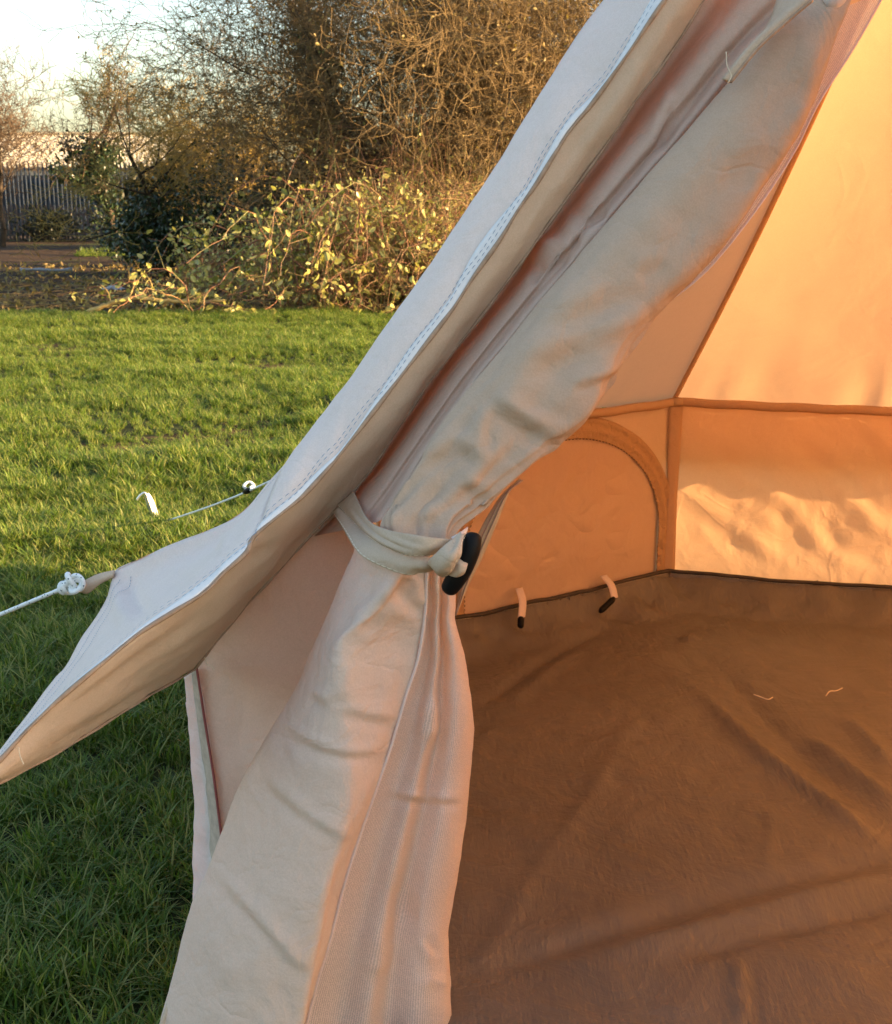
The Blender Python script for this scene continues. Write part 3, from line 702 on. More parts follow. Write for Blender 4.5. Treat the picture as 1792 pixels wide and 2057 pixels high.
# wall edge strip with ribbon and seam
outr = rail([(*Z6(192, 165), 2.0), (*Z6(212, 430), 1.99), (*Z6(222, 620), 1.985), (*Z6(238, 800), 1.98), (*Z6(228, 1050), 1.965), (*Z6(232, 1290), 1.95), (392, 1860, 1.94)])
seam = rail([(*Z6(247, 118), 1.965), (*Z6(290, 400), 1.945), (*Z6(330, 650), 1.92), (*Z6(372, 980), 1.895), (458, 1800, 1.855)])
G = loft([np.array([wcorner + (0, 0, -k_) for k_ in (0, .1, .2, .3, .4, .48)]), outr, outr * 1, seam] if False else [np.array([wcorner + (0, 0, -k_) for k_ in (0, .1, .2, .3, .4, .48)]), outr, seam], 90, 30)
G += face_cam(G, normals(G)) * (.004 * gnoise(G, 14, 29, 3))[..., None]
wedge = cloth('wall_edge', G, M['canvas'], tent, .0015)
o_, s_ = resample(outr, 80), resample(seam, 80)
cloth('ribbon', loft([o_ * .45 + s_ * .55 + (0, -.006, 0), o_ * .22 + s_ * .78 + (0, -.009, 0), s_ + (-.001, -.005, 0)], 80, 8), M['ribbon'], wedge, .0012)
V, F = tube_geo(s_ + np.array([0, -.006, 0]), .0022, 6); mesh_np('piping', V, F, simple_mat('red_piping', (.25, .07, .06), .8), wedge)

# skirt of the curtain below the strap
ridge = [(800, 1120, 1.66), (800, 1150, 1.655), (765, 1225, 1.645), (707, 1267, 1.64), (686, 1315, 1.635), (681, 1487, 1.61), (685, 1619, 1.59), (661, 1734, 1.575), (640, 1816, 1.56), (612, 1969, 1.545), (599, 2057, 1.535), (590, 2130, 1.525)]
hemr = [(862, 1120, 1.69), (857, 1157, 1.685), (854, 1232, 1.69), (840, 1323, 1.69), (817, 1393, 1.685), (784, 1504, 1.67), (751, 1598, 1.655), (718, 1693, 1.64), (690, 1784, 1.625), (665, 1882, 1.61), (640, 1964, 1.60), (616, 2057, 1.59), (598, 2130, 1.58)]
midL = [(745, 1110, 1.69), (750, 1150, 1.685), (725, 1215, 1.675), (680, 1270, 1.67), (650, 1330, 1.66), (610, 1480, 1.635), (585, 1620, 1.61), (550, 1740, 1.59), (520, 1830, 1.575), (490, 1960, 1.555), (465, 2057, 1.545), (450, 2130, 1.535)]
midR = [(835, 1120, 1.68), (830, 1152, 1.672), (815, 1228, 1.675), (790, 1290, 1.675), (770, 1350, 1.66), (745, 1495, 1.635), (725, 1610, 1.615), (694, 1715, 1.60), (667, 1800, 1.59), (630, 1966, 1.567), (608, 2057, 1.56), (595, 2130, 1.55)]
G = loft([rshift(SkL, 50, .07), rshift(SkL, 2, .03), rail(SkL), rail(midL), rail(ridge), rail(midR), rail(hemr)], 240, 110)
G = sculpt(G, [([Z6(600, 380), Z6(680, 430), Z6(830, 510), Z6(1000, 550), Z6(1210, 530)], 8, -.006, 'step'), ([Z6(540, 640), Z6(620, 720), Z6(760, 840), Z6(960, 960), Z6(1040, 975)], 9, -.005, 'step'),
               ([Z6(300, 1090), Z6(360, 1160), Z6(500, 1320), Z6(650, 1490), Z6(750, 1600), Z6(830, 1660)], 10, -.007, 'step'), ([Z6(240, 1360), Z6(360, 1520), Z6(470, 1700)], 16, .006, 'ridge'),
               ([Z6(780, 240), Z6(900, 320)], 8, -.004, 'step'), ([Z6(930, 330), Z6(1100, 370), Z6(1240, 390)], 9, -.005, 'step'), ([Z6(940, 300), Z6(960, 60)], 12, .006, 'ridge'),
               ([Z3(690, 1010), Z3(640, 1110), Z3(470, 1290), Z3(300, 1430)], 10, .010, 'step'), ([Z3(720, 1020), Z3(700, 1120), Z3(640, 1200)], 8, -.010, 'ridge'),
               ([Z3(800, 1000), Z3(780, 1120), Z3(840, 1280)], 9, .006, 'ridge'), ([Z3(600, 1180), Z3(760, 1300), Z3(840, 1330)], 10, .005, 'step'),
               ([Z3(500, 960), Z3(440, 1050), Z3(400, 1200)], 8, -.005, 'ridge'), ([Z6(560, 1500), Z6(680, 1750)], 12, -.004, 'ridge')], k=(1.9, .66))
G += face_cam(G, normals(G)) * (.0022 * gnoise(G, 13, 33, 3))[..., None]
skirt = cloth('curtain_skirt', G, M['canvas_fold'], curtain); cloth('curtain_skirt', mirror(G), M['canvas_fold'], curtain)
V, F = tube_geo(resample(rail(hemr), 120) + np.array([0, -.002, 0]), .0028, 6); mesh_np('skirt_hem', V, F, M['canvas'], curtain)
# dark cord at the foot of the curtain edge
V, F = tube_geo(resample(rail([(350, 1985, 1.62), (336, 2030, 1.60), (322, 2070, 1.59), (312, 2120, 1.58)]), 20), .005, 6); mesh_np('edge_cord', V, F, M['strap'], curtain)
# mesh netting curtain
nr = [(905, 1110, 1.71), (912, 1176, 1.71), (915, 1205, 1.715), (913, 1240, 1.72), (923, 1280, 1.725), (934, 1326, 1.73), (951, 1454, 1.735), (945, 1545, 1.735), (939, 1611, 1.73), (928, 1701, 1.72), (908, 1825, 1.71), (900, 1874, 1.70), (904, 1981, 1.69), (906, 2057, 1.68), (905, 2130, 1.67)]
def lerp_r(a, b, f, dY):
    A = resample(np.array(a), 40); B = resample(np.array(b), 40); C = A * (1 - f) + B * f; C[:, 2] += dY; return rail(C)
G = loft([lerp_r(hemr, nr, -.12, .015), lerp_r(hemr, nr, 0, .006), lerp_r(hemr, nr, .22, .012), lerp_r(hemr, nr, .42, -.012), lerp_r(hemr, nr, .55, .014), lerp_r(hemr, nr, .75, -.016), lerp_r(hemr, nr, .93, -.01),
          lerp_r(hemr, nr, 1.0, .02), lerp_r(hemr, nr, .86, .055), lerp_r(hemr, nr, .55, .06)], 200, 100)
G = sculpt(G, [([Z6(1140, 735), Z6(1350, 770), Z6(1570, 775)], 8, -.006, 'step'), ([Z6(1370, 250), Z6(1400, 380), Z6(1330, 480)], 14, .008, 'ridge'), ([Z6(1200, 1180), Z6(1300, 1420), Z6(1330, 1690)], 14, -.008, 'ridge'),
               ([Z6(1310, 1690), Z6(1400, 1650), Z6(1485, 1690)], 8, .006, 'ridge'), ([Z6(1350, 1440), Z6(1410, 1560)], 9, .006, 'step'), ([Z6(1180, 1420), Z6(1100, 1650)], 14, .006, 'ridge')], k=(1.6, .7))
G += face_cam(G, normals(G)) * (.0025 * gnoise(G, 14, 41, 3))[..., None]
mesh = cloth('mesh_curtain', G, M['netting'], tent)
# zip tape hanging behind the toggle
za = rail([(*Z3(1560, 290), 1.90), (*Z3(1420, 420), 1.86), (*Z3(1280, 640), 1.83), (*Z3(1180, 860), 1.82), (*Z3(1110, 1100), 1.82), (*Z3(1075, 1300), 1.82)])
zb = rail([(*Z3(1590, 300), 1.90), (*Z3(1490, 380), 1.865), (*Z3(1400, 600), 1.835), (*Z3(1280, 880), 1.825), (*Z3(1180, 1080), 1.825), (*Z3(1085, 1310), 1.825)])
M['zip'] = canvas_mat('zip_tape_fabric', (.62, .48, .30), (.85, .6, .3), .2, wr=.1)
zt = cloth('zip_tape', loft([za, (za + zb) / 2 + (0, -.004, 0), zb], 60, 8), M['zip'], tent, .0015)
for f in (.35, .65):
    V, F = tube_geo(resample(za * (1 - f) + zb * f + np.array([0, -.006, 0]), 50), .0012, 5); mesh_np('zip_coil', V, F, M['piping'], zt)

# tie strap with knot and toggle
def band_loft(tp, bt, Yt, n=70, m=14, bulge=.006):
    T_ = [(*Z3(*p), y) for p, y in zip(tp, Yt)]; B_ = [(*Z3(*p), y + .004) for p, y in zip(bt, Yt)]
    a, b = rail(T_), rail(B_); return loft([a, (a + b) / 2 + np.array([0, -bulge, 0]), b], n, m)
Y1_ = [1.90, 1.775, 1.665, 1.612, 1.60, 1.61]
G = band_loft([(312, 380), (420, 590), (560, 668), (750, 705), (900, 730), (1060, 745)], [(190, 490), (390, 685), (520, 775), (700, 855), (820, 865), (930, 850)], Y1_)
G = sculpt(G, [([Z3(250, 470), Z3(450, 690), Z3(640, 800), Z3(820, 850)], 3.5, .003, 'step'), ([Z3(560, 690), Z3(760, 770), Z3(900, 800)], 6, -.003, 'ridge')])
strap = cloth('tie_strap', G, M['strap'], tent, .0022)
Nc = face_cam(G, normals(G)); stitches('stitching', G[:, -2], Nc[:, -2], M['thread_tan'], strap, .008, .006, .0007, .002)
G = band_loft([(195, 500), (385, 675), (520, 760), (700, 830), (830, 870), (940, 880)], [(162, 535), (250, 690), (370, 865), (600, 975), (760, 1010), (930, 965)], [1.895, 1.785, 1.69, 1.632, 1.615, 1.625], bulge=.008)
G = sculpt(G, [([Z3(780, 960), Z3(850, 930), Z3(920, 940)], 6, .005, 'ridge'), ([Z3(760, 1000), Z3(840, 970)], 5, -.004, 'ridge')])
o = cloth('strap_band', G, M['strap'], strap, .0022); Nc = face_cam(G, normals(G)); stitches('stitching', G[:, -2], Nc[:, -2], M['thread_tan'], strap, .012, .010, .0008, .002)
# knot: wrapped fold and tucked end
a = rail([(*Z3(1120, 690), 1.620), (*Z3(1040, 760), 1.595), (*Z3(960, 830), 1.585), (*Z3(880, 910), 1.600), (*Z3(900, 940), 1.630)])
b = rail([(*Z3(1140, 700), 1.615), (*Z3(1125, 790), 1.585), (*Z3(1110, 880), 1.575), (*Z3(1040, 990), 1.585), (*Z3(990, 1020), 1.620)])
G = loft([a, (a + b) / 2 + np.array([0, -.012, 0]), b], 50, 18)
G = sculpt(G, [([Z3(1110, 720), Z3(1060, 800), Z3(1010, 850)], 5, -.005, 'ridge'), ([Z3(1090, 850), Z3(1040, 960)], 4, .002, 'step')])
knot = cloth('knot', G, M['strap'], strap, .004)
Nc = face_cam(G, normals(G)); stitches('stitching', G[:, -3], Nc[:, -3], M['thread_tan'], strap, .008, .006, .0007, .003)
a = rail([(*Z3(1090, 880), 1.598), (*Z3(1130, 900), 1.592), (*Z3(1165, 925), 1.594)]); b = rail([(*Z3(1010, 1000), 1.600), (*Z3(1080, 1020), 1.592), (*Z3(1130, 1000), 1.594)])
G = loft([a, (a + b) / 2 + np.array([.001, -.006, 0]), b], 24, 14); G = sculpt(G, [([Z3(1090, 900), Z3(1150, 945)], 4, .003, 'step')])
cloth('strap_end', G, M['strap'], strap, .005)
# neck of the strap going up to the roll
a = rail([(*Z3(1050, 730), 1.630), (*Z3(1100, 700), 1.630), (*Z3(1170, 650), 1.660)]); b = rail([(*Z3(1080, 800), 1.620), (*Z3(1120, 770), 1.620), (*Z3(1160, 690), 1.660)])
cloth('strap_neck', loft([a, (a + b) / 2 + (0, -.004, 0), b], 20, 8), M['canvas'], strap, .002)
# toggle
ax = resample(rail([(*Z3(1215, 690), 1.615), (*Z3(1195, 800), 1.608), (*Z3(1140, 930), 1.606), (*Z3(1080, 1040), 1.610), (*Z3(1015, 1140), 1.618)]), 40)
q = np.linspace(0, 1, 40); rr = .0115 * (1 + .32 * np.sin(math.pi * q)) * np.minimum(1, .62 + 6 * np.minimum(q, 1 - q)) 
rr[0] *= .6; rr[-1] *= .6
V, F = tube_geo(ax, rr, 16); tg = mesh_np('toggle', V, F, M['plastic'], tent)
mo = tg.modifiers.new('smooth', 'SUBSURF'); mo.levels = 1; mo.render_levels = 1
# guy tab on the crest corner
tabA = rail([(*Z2(560, 636), 1.995), (*Z2(480, 655), 2.0), (*Z2(400, 695), 2.0), (*Z2(375, 725), 2.0)]); tabB = rail([(*Z2(556, 665), 1.99), (*Z2(490, 700), 1.99), (*Z2(430, 745), 1.995), (*Z2(385, 735), 2.0)])
cloth('guy_tab', loft([tabA, (tabA + tabB) / 2 + (0, -.006, 0), tabB], 30, 10), M['canvas_hem'], tent, .003)

# ------------------------------------------------------------------ GUY ROPES AND PEGS
k0 = atY(*Z2(350, 705), 1.985); k1 = atY(0, 1229, 2.07); dirr = (k1 - k0) / np.linalg.norm(k1 - k0); tt = -k0[2] / dirr[2]; pegA = k0 + dirr * tt
def rope_thing(P, label, knot_at=None, slider_t=None):
    root = empty('guy_rope', tuple(P[-1]), label, 'rope')
    ln_ = np.linalg.norm(P[-1] - P[0]); Q = resample(P, 160); Q[:, 2] -= .012 * np.sin(math.pi * np.linspace(0, 1, 160))
    tw = .0036 * (1 + .06 * np.sin(np.arange(160) * 2.1)); V, F = tube_geo(Q, tw, 8); mesh_np('cord', V, F, M['rope'], root)
    return root, Q
ropeA, QA = rope_thing(np.array([k0, (k0 + pegA) / 2, pegA + np.array([.01, 0, .03])]), 'white flecked guy rope knotted to the tab on the tent corner')
# knot of cord
t = np.linspace(0, 2 * math.pi, 120); kn = np.stack([np.sin(t) + 2 * np.sin(2 * t), np.cos(t) - 2 * np.cos(2 * t), -np.sin(3 * t)], -1) * .0062
ca = dirr; cb = np.cross(ca, [0, 0, 1]); cb /= np.linalg.norm(cb); cc_ = np.cross(ca, cb)
V, F = tube_geo(k0 + kn[:, :1] * ca + kn[:, 1:2] * cc_ + kn[:, 2:] * cb * 1.3, .0045, 8); mesh_np('knot', V, F, M['rope'], ropeA)
t = np.linspace(0, 4 * math.pi, 90); V, F = tube_geo(k0 + dirr * (.004 + .0016 * t[:, None]) + .0085 * (np.cos(t)[:, None] * cc_ + np.sin(t)[:, None] * cb), .0038, 8); mesh_np('knot', V, F, M['rope'], ropeA)
t = np.linspace(0, 2 * math.pi, 40); V, F = tube_geo(k0 - dirr * .014 + .016 * (np.cos(t)[:, None] * dirr * .9 + np.sin(t)[:, None] * cc_ * .8), .0036, 8); mesh_np('knot_loop', V, F, M['rope'], ropeA)
def peg(name, base, lean, label, h=.145):
    root = empty(name, tuple(base), label, 'tent peg', 'tent pegs')
    b = np.array(base); d = np.array(lean, float); d /= np.linalg.norm(d); sd = np.cross(d, [0, 1, 0]); sd /= np.linalg.norm(sd); bk = np.cross(sd, d)
    V, F = [], []
    prof = [(-.016, .008), (0, -.005), (.016, .008), (.016, .010), (0, -.0025), (-.016, .010)]       # angle section
    for q_, s_ in ((-.05, .35), (0, .8), (.03, 1), (h * .75, 1), (h * .92, .8), (h, .55)):
        for x, y in prof: V.append(b + d * q_ + sd * x * s_ + bk * y * s_)
    for i in range(5):
        for j in range(6): F.append((i * 6 + j, i * 6 + (j + 1) % 6, (i + 1) * 6 + (j + 1) % 6, (i + 1) * 6 + j))
    F += [tuple(range(6))[::-1], tuple(range(30, 36))]
    mesh_np('shaft', np.array(V), F, M['steel'], root, smooth=False)
    tp = b + d * h; hk = resample(np.array([tp - d * .012, tp + d * .004 - np.array([.004, 0, 0]), tp - np.array([.018, 0, .002]), tp - np.array([.034, 0, .018]), tp - np.array([.038, 0, .026])]), 20)
    V, F = tube_geo(hk, .0045, 8); mesh_np('hook', V, F, M['steel'], root); return root
pegB = atZ(318, 1048, 0); pegB[2] = lawn_z(pegB[0], pegB[1]) - .012
peg('tent_peg', pegB, (-.30, .0, 1), 'bright steel tent peg leaning in the sunlit grass at the rope end')
peg('tent_peg', pegA, (-.35, .0, 1), 'steel tent peg holding the rope from the tent corner')
eaveV1 = vtx(1, TR + .06, EAVE - .02)
ropeB, QB = rope_thing(np.array([eaveV1, (eaveV1 + pegB) / 2, pegB + np.array([-.004, -.01, .016])]), 'white guy rope with black slider pegged into the sunlit grass')
pxB = proj(QB); ks = int(np.argmin(np.abs(pxB[:, 0] - 497))); sl = QB[ks]; sd = QB[ks + 3] - QB[ks - 3]; sd /= np.linalg.norm(sd)
V, F = tube_geo(np.array([sl - sd * .03, sl - sd * .012, sl + sd * .012, sl + sd * .03]) + np.array([0, 0, .002]), [.006, .010, .010, .006], 10); mesh_np('slider', V, F, M['plastic'], ropeB)
P = resample(np.array([sl + (0, 0, .006), sl + (-.010, 0, .020), sl + (.006, .01, .030), sl + (.022, 0, .020), sl + sd * -.03 + (0, 0, .008)]), 40); V, F = tube_geo(P, .005, 8); mesh_np('cord_loop', V, F, M['rope'], ropeB)

# loose threads on the groundsheet
for k_, (pts, lab) in enumerate((([Z7(1243, 280), Z7(1270, 290), Z7(1300, 300), Z7(1318, 292)], 'short white curved thread lying beside the main crease of the groundsheet'),
                                 ([Z7(1530, 286), Z7(1545, 268), Z7(1570, 266), Z7(1595, 255)], 'white loose thread lying on the groundsheet with an upturned end'))):
    P = np.array([atZ(*p, .045) for p in pts]); V, F = tube_geo(resample(P, 20), .0013, 5)
    tag(mesh_np('loose_thread', V, F, M['thread_tan'], origin=tuple(P[0])), lab, 'thread', 'loose threads on the groundsheet')

# ------------------------------------------------------------------ VEGETATION helpers
def seg_mesh(name, S, mat, parent, sides=4):
    """S: array (k,8) p0 p1 r0 r1 -> separate tapered prisms in one mesh"""
    S = np.asarray(S); p0, p1, r0, r1 = S[:, :3], S[:, 3:6], S[:, 6], S[:, 7]
    d = p1 - p0; d /= np.maximum(np.linalg.norm(d, axis=1, keepdims=True), 1e-9)
    up = np.where(np.abs(d[:, 2:3]) > .9, np.array([[1., 0, 0]]), np.array([[0, 0, 1.]]))
    X = np.cross(up, d); X /= np.linalg.norm(X, axis=1, keepdims=True); Y = np.cross(d, X)
    a = np.linspace(0, 2 * math.pi, sides, endpoint=False)
    ring = np.cos(a)[None, :, None] * X[:, None] + np.sin(a)[None, :, None] * Y[:, None]
    V = np.concatenate([p0[:, None] + ring * r0[:, None, None], p1[:, None] + ring * r1[:, None, None]], 1).reshape(-1, 3)
    j = np.arange(sides); f = np.stack([j, (j + 1) % sides, sides + (j + 1) % sides, sides + j], -1)
    F = (np.arange(len(S))[:, None, None] * 2 * sides + f[None]).reshape(-1, 4)
    return mesh_np(name, V, F, mat, parent)
LEAF2 = np.array([[0, 0, 0], [.5, .30, .10], [.5, 0, 0], [.5, -.30, .10], [1, 0, -.08], [.2, .22, .06], [.2, -.22, .06], [.8, .2, .03], [.8, -.2, .03]])
LEAF2F = np.array([[0, 2, 1, 5], [0, 6, 3, 2], [2, 4, 7, 1], [2, 3, 8, 4]])
def leaves_mesh(name, P, size, mat, parent, droop=.3, seed=0, kind=None, aim=None):
    r_ = np.random.default_rng(seed); n = len(P)
    d = r_.normal(size=(n, 3)); d[:, 2] -= droop
    if aim is not None: d += aim
    d /= np.linalg.norm(d, axis=1, keepdims=True)
    s_ = np.cross(d, r_.normal(size=(n, 3))); s_ /= np.linalg.norm(s_, axis=1, keepdims=True); nn = np.cross(d, s_)
    z = size * r_.uniform(.6, 1.25, n)
    V = P[:, None] + (LEAF2[None, :, :1] * d[:, None] + LEAF2[None, :, 1:2] * s_[:, None] + LEAF2[None, :, 2:] * nn[:, None]) * z[:, None, None]
    F = (np.arange(n)[:, None, None] * 9 + LEAF2F[None]).reshape(-1, 4)
    o = mesh_np(name, V.reshape(-1, 3), F, mat, parent, smooth=False)
    if kind: o['kind'] = kind
    return o
def grow(base, height, spread, r0, seed, levels=4, kids=(9, 7, 6, 5), trunk_frac=.25, twig=.5, up=.25, stems=1):
    r_ = random.Random(seed); S, tips, big = [], [], []
    def br(p, d, L_, rad, lv):
        n = max(3, 6 - lv); pts = [p]
        for k in range(n):
            d = d + Vector((r_.gauss(0, .16), r_.gauss(0, .16), r_.gauss(0, .10) + up * .12)) * (1 + lv * .35); d.normalize()
            p2 = p + d * (L_ / n); ra = rad * (1 - .72 * k / n); rb = rad * (1 - .72 * (k + 1) / n)
            (big if lv <= 1 else S).append((*p, *p2, ra, rb)); p = p2; pts.append(p)
            if lv < levels and (k / n >= (trunk_frac if lv == 0 else .12)):
                for _ in range(max(1, round(kids[lv] / n + r_.random() * .5))):
                    a = r_.uniform(0, 6.283); tilt = r_.uniform(.55, 1.15)
                    x = d.orthogonal().normalized(); y = d.cross(x); nd = d * math.cos(tilt) + (x * math.cos(a) + y * math.sin(a)) * math.sin(tilt) * (spread if lv == 0 else 1)
                    nd.normalize(); br(p.copy(), nd, L_ * r_.uniform(.38, .66) * (1 if lv else .95), max(.0034, rb * r_.uniform(.45, .7)), lv + 1)
        if lv >= levels - 1: tips.extend(pts[1:])
    for s_ in range(stems):
        a = r_.uniform(0, 6.283); d = Vector((math.cos(a) * .35 * (stems > 1), math.sin(a) * .35 * (stems > 1), 1)).normalized()
        br(Vector(base) + Vector((math.cos(a), math.sin(a), 0)) * .12 * (stems > 1), d, height * .62 * r_.uniform(.85, 1.1), r0, 0)
    return np.array(big), np.array(S), np.array([tuple(t) for t in tips])
BARK = simple_mat('bark', (.055, .042, .030), .95, var=.4, scale=9, spec=.1)
TWIG = simple_mat('twig_bark', (.095, .066, .042), .9, var=.35, scale=3, spec=.15)
TWIGY = simple_mat('lichen_twig', (.34, .24, .07), .9, var=.35, scale=2, spec=.1)
TWIGR = simple_mat('russet_twig', (.19, .13, .06), .9, var=.35, scale=3, spec=.15)
CANE = leaf_mat('cane', [(0, (.22, .085, .045)), (.45, (.27, .13, .06)), (.8, (.26, .18, .07)), (1, (.20, .24, .06))], .08, .5, spec=.4)
LGOLD = leaf_mat('bramble_leaf', [(0, (.13, .15, .035)), (.35, (.32, .31, .08)), (.7, (.52, .46, .15)), (1, (.60, .48, .19))], .35, .35)
LDARK = leaf_mat('ivy_leaf', [(0, (.012, .026, .012)), (.6, (.025, .05, .018)), (1, (.06, .085, .03))], .15, .30)
LRUST = leaf_mat('russet_leaf', [(0, (.14, .09, .03)), (.5, (.23, .16, .05)), (1, (.30, .23, .07))], .3, .6)
LHEDGE = leaf_mat('hedge_leaf', [(0, (.015, .022, .010)), (.6, (.035, .040, .016)), (1, (.075, .06, .03))], .2, .5)
def gpos(px, Y): return ((px - CX) / FPX * (Y * cp + H * sp), Y, 0)
def tree(name, px, Y, h, label, seed, twigmat, spread=1.0, r0=.10, leaf=None, lsize=.05, lfrac=.3, levels=4, kids=(10, 8, 7, 5), tf=.2, stems=1, ivy=0, ivyh=.6, W=1.5):
    b = gpos(px, Y); root = empty(name, b, label, 'tree')
    big, S, tips = grow(b, h, spread, r0, seed, levels, kids, tf, stems=stems)
    bb = np.array(b); c_ = np.median(tips, 0); sx = W / np.percentile(np.abs(tips[:, 0] - c_[0]), 92); sz = h / np.percentile(tips[:, 2], 99.5)
    sc_ = np.array([sx, sx, sz]); shx = (c_ - bb) * np.array([sx, sx, 0])
    def fit(P): 
        Q = (P - bb) * sc_; Q = Q - shx * np.clip(Q[:, 2:3] / (h * .5), 0, 1); return Q + bb
    for A_ in (big, S): A_[:, :3] = fit(A_[:, :3]); A_[:, 3:6] = fit(A_[:, 3:6])
    S[:, 6:] = np.maximum(S[:, 6:], .0033 * Y / 20); tips = fit(tips)
    seg_mesh('trunk', big, BARK, root, 7); seg_mesh('crown', S, twigmat, root, 3)['kind'] = 'stuff'
    r_ = np.random.default_rng(seed)
    if leaf is not None:
        k = tips[r_.random(len(tips)) < lfrac]; leaves_mesh('foliage', k + r_.normal(0, .03, k.shape), lsize, leaf, root, seed=seed, kind='stuff')
    if ivy:
        P = []
        seg = big[(big[:, 2] < h * ivyh)]
        for _ in range(ivy):
            s_ = seg[r_.integers(len(seg))]; t_ = r_.random(); c = s_[:3] * (1 - t_) + s_[3:6] * t_; P.append(c + r_.normal(0, 1, 3) * (s_[6] + .10))
        leaves_mesh('ivy', np.array(P), .09, LDARK, root, seed=seed + 1, kind='stuff')
    return root
tree('bare_tree', 5, 31, 4.6, 'bare grey tree standing in front of the pale shed roof', 5, TWIG, 1.2, .08, kids=(16, 12, 9, 6), W=1.15)
tree('ivy_tree', 235, 27, 4.2, 'bare tree with a thick ivy clad dark trunk by the metal fence', 12, TWIG, 1.0, .12, kids=(13, 9, 7, 5), ivy=3600, ivyh=.50, leaf=LRUST, lfrac=.04, W=1.1)
tree('hawthorn_tree', 385, 20.8, 3.4, 'small tree with ochre lichened twigs catching the sun', 21, TWIGY, 1.35, .07, kids=(15, 11, 8, 5), tf=.12, stems=2, leaf=LRUST, lfrac=.03, W=1.45)
tree('slender_tree', 470, 25, 4.4, 'slender bare tree with russet twigs rising above the ochre one', 27, TWIGR, 1.0, .07, kids=(13, 9, 7, 5), leaf=LRUST, lfrac=.02, W=1.15)
tree('thicket_tree', 850, 18, 5.6, 'tall dense brown twigged tree behind the bramble tangle', 33, TWIGR, 1.25, .055, kids=(18, 13, 9, 6), tf=.05, stems=5, leaf=LRUST, lfrac=.08, W=2.4)
tree('thicket_tree', 1130, 17.5, 5.6, 'dense brown twigged tree half hidden by the sloping tent edge', 38, TWIGR, 1.25, .055, kids=(18, 13, 9, 6), tf=.05, stems=4, leaf=LRUST, lfrac=.08, W=2.4)
tree('ivied_tree', 625, 24, 6.2, 'tree smothered in dark green ivy against the sky', 44, TWIG, .8, .12, kids=(10, 7, 7, 5), ivy=8000, ivyh=.95, W=.75)
tree('bare_tree', -300, 29, 4.8, 'bare grey tree in front of the steel fence away from the others', 52, TWIG, 1.2, .08, kids=(13, 9, 7, 5), W=1.5)
tree('bare_tree', -620, 27, 5.2, 'bare grey tree farthest along the steel fence', 57, TWIG, 1.2, .08, kids=(13, 9, 7, 5), W=1.6)
def blob_shrub(name, label, cx, Y, hh, rx, ry, nl, mat, lsize, seed, stems=30, stemmat=None, cat='shrub'):
    b = gpos(cx, Y); root = empty(name, b, label, cat); r_ = np.random.default_rng(seed); S = []; P = []
    for _ in range(stems):
        a = r_.uniform(0, 6.283); q_ = math.sqrt(r_.random()); tip = np.array(b) + np.array([rx * q_ * math.cos(a), ry * q_ * math.sin(a), hh * r_.uniform(.5, 1.05) * math.sqrt(max(.05, 1 - (q_ * .85)**2))])
        st = np.array(b) + np.array([rx * .35 * q_ * math.cos(a), ry * .35 * q_ * math.sin(a), 0]); C = resample(np.array([st, (st + tip) / 2 + r_.normal(0, .08, 3) + [0, 0, .15], tip]), 7)
        for i in range(6): S.append((*C[i], *C[i + 1], .012 - .0016 * i, .012 - .0016 * (i + 1)))
        k = max(1, nl // stems); t_ = r_.random(k)**.6; base = np.stack([np.interp(t_, np.linspace(0, 1, 7), C[:, j]) for j in range(3)], -1)
        P.append(base + r_.normal(0, .13, base.shape))
    P = np.vstack(P); P[:, 2] = np.abs(P[:, 2]) + .02
    seg_mesh('stems', np.array(S), stemmat or TWIG, root, 4)['kind'] = 'stuff'; leaves_mesh('foliage', P, lsize, mat, root, seed=seed + 2, kind='stuff'); return root
blob_shrub('evergreen_shrub', 'dark evergreen shrub beside the ivy clad trunk', 330, 20.5, 1.75, .75, .7, 3600, LDARK, .085, 5)
blob_shrub('evergreen_shrub', 'dark evergreen shrub below the ochre twigged tree', 465, 20, 2.0, .8, .8, 4200, LDARK, .085, 6)
blob_shrub('evergreen_shrub', 'dark leafy shrub rising behind the bramble canes', 630, 18, 1.9, 1.0, .7, 3800, LHEDGE, .08, 8)
blob_shrub('low_shrub', 'low dark shrub at the foot of the ivy clad trunk', 290, 23, .9, .9, .6, 1800, LDARK, .08, 9)
blob_shrub('low_shrub', 'low dark weeds along the foot of the picket fence', 60, 34, .8, 2.2, .5, 1600, LHEDGE, .10, 10)
blob_shrub('thicket_shrub', 'brown twiggy shrub behind the sunlit bramble', 900, 16.5, 2.0, 1.3, .8, 2600, LRUST, .06, 13, stems=140, stemmat=TWIGR)
# hedge at the back
root = empty('hedge', (4, 30, 0), 'long dark unkempt hedge behind the trees', 'hedge'); r_ = np.random.default_rng(4)
n = 22000; P = np.stack([r_.uniform(-8, 18, n), 30 + r_.normal(0, .6, n), np.zeros(n)], -1)
top = 2.0 + .9 * np.clip((P[:, 0] + 3) / 3, 0, 1) + .5 * np.sin(P[:, 0] * .9) + .35 * np.sin(P[:, 0] * 2.3 + 1); P[:, 2] = top * np.sqrt(r_.random(n)) * np.clip((P[:, 0] + 8.5) / 1.5, .3, 1)
leaves_mesh('foliage', P, .16, LHEDGE, root, seed=3, kind='stuff')
S = []
for _ in range(500):
    x = r_.uniform(-8, 18); y = 30 + r_.normal(0, .4); S.append((x, y, 0, x + r_.normal(0, .3), y + r_.normal(0, .3), r_.uniform(1, 2.6), .02, .004))
seg_mesh('stems', np.array(S), TWIG, root, 4)['kind'] = 'stuff'

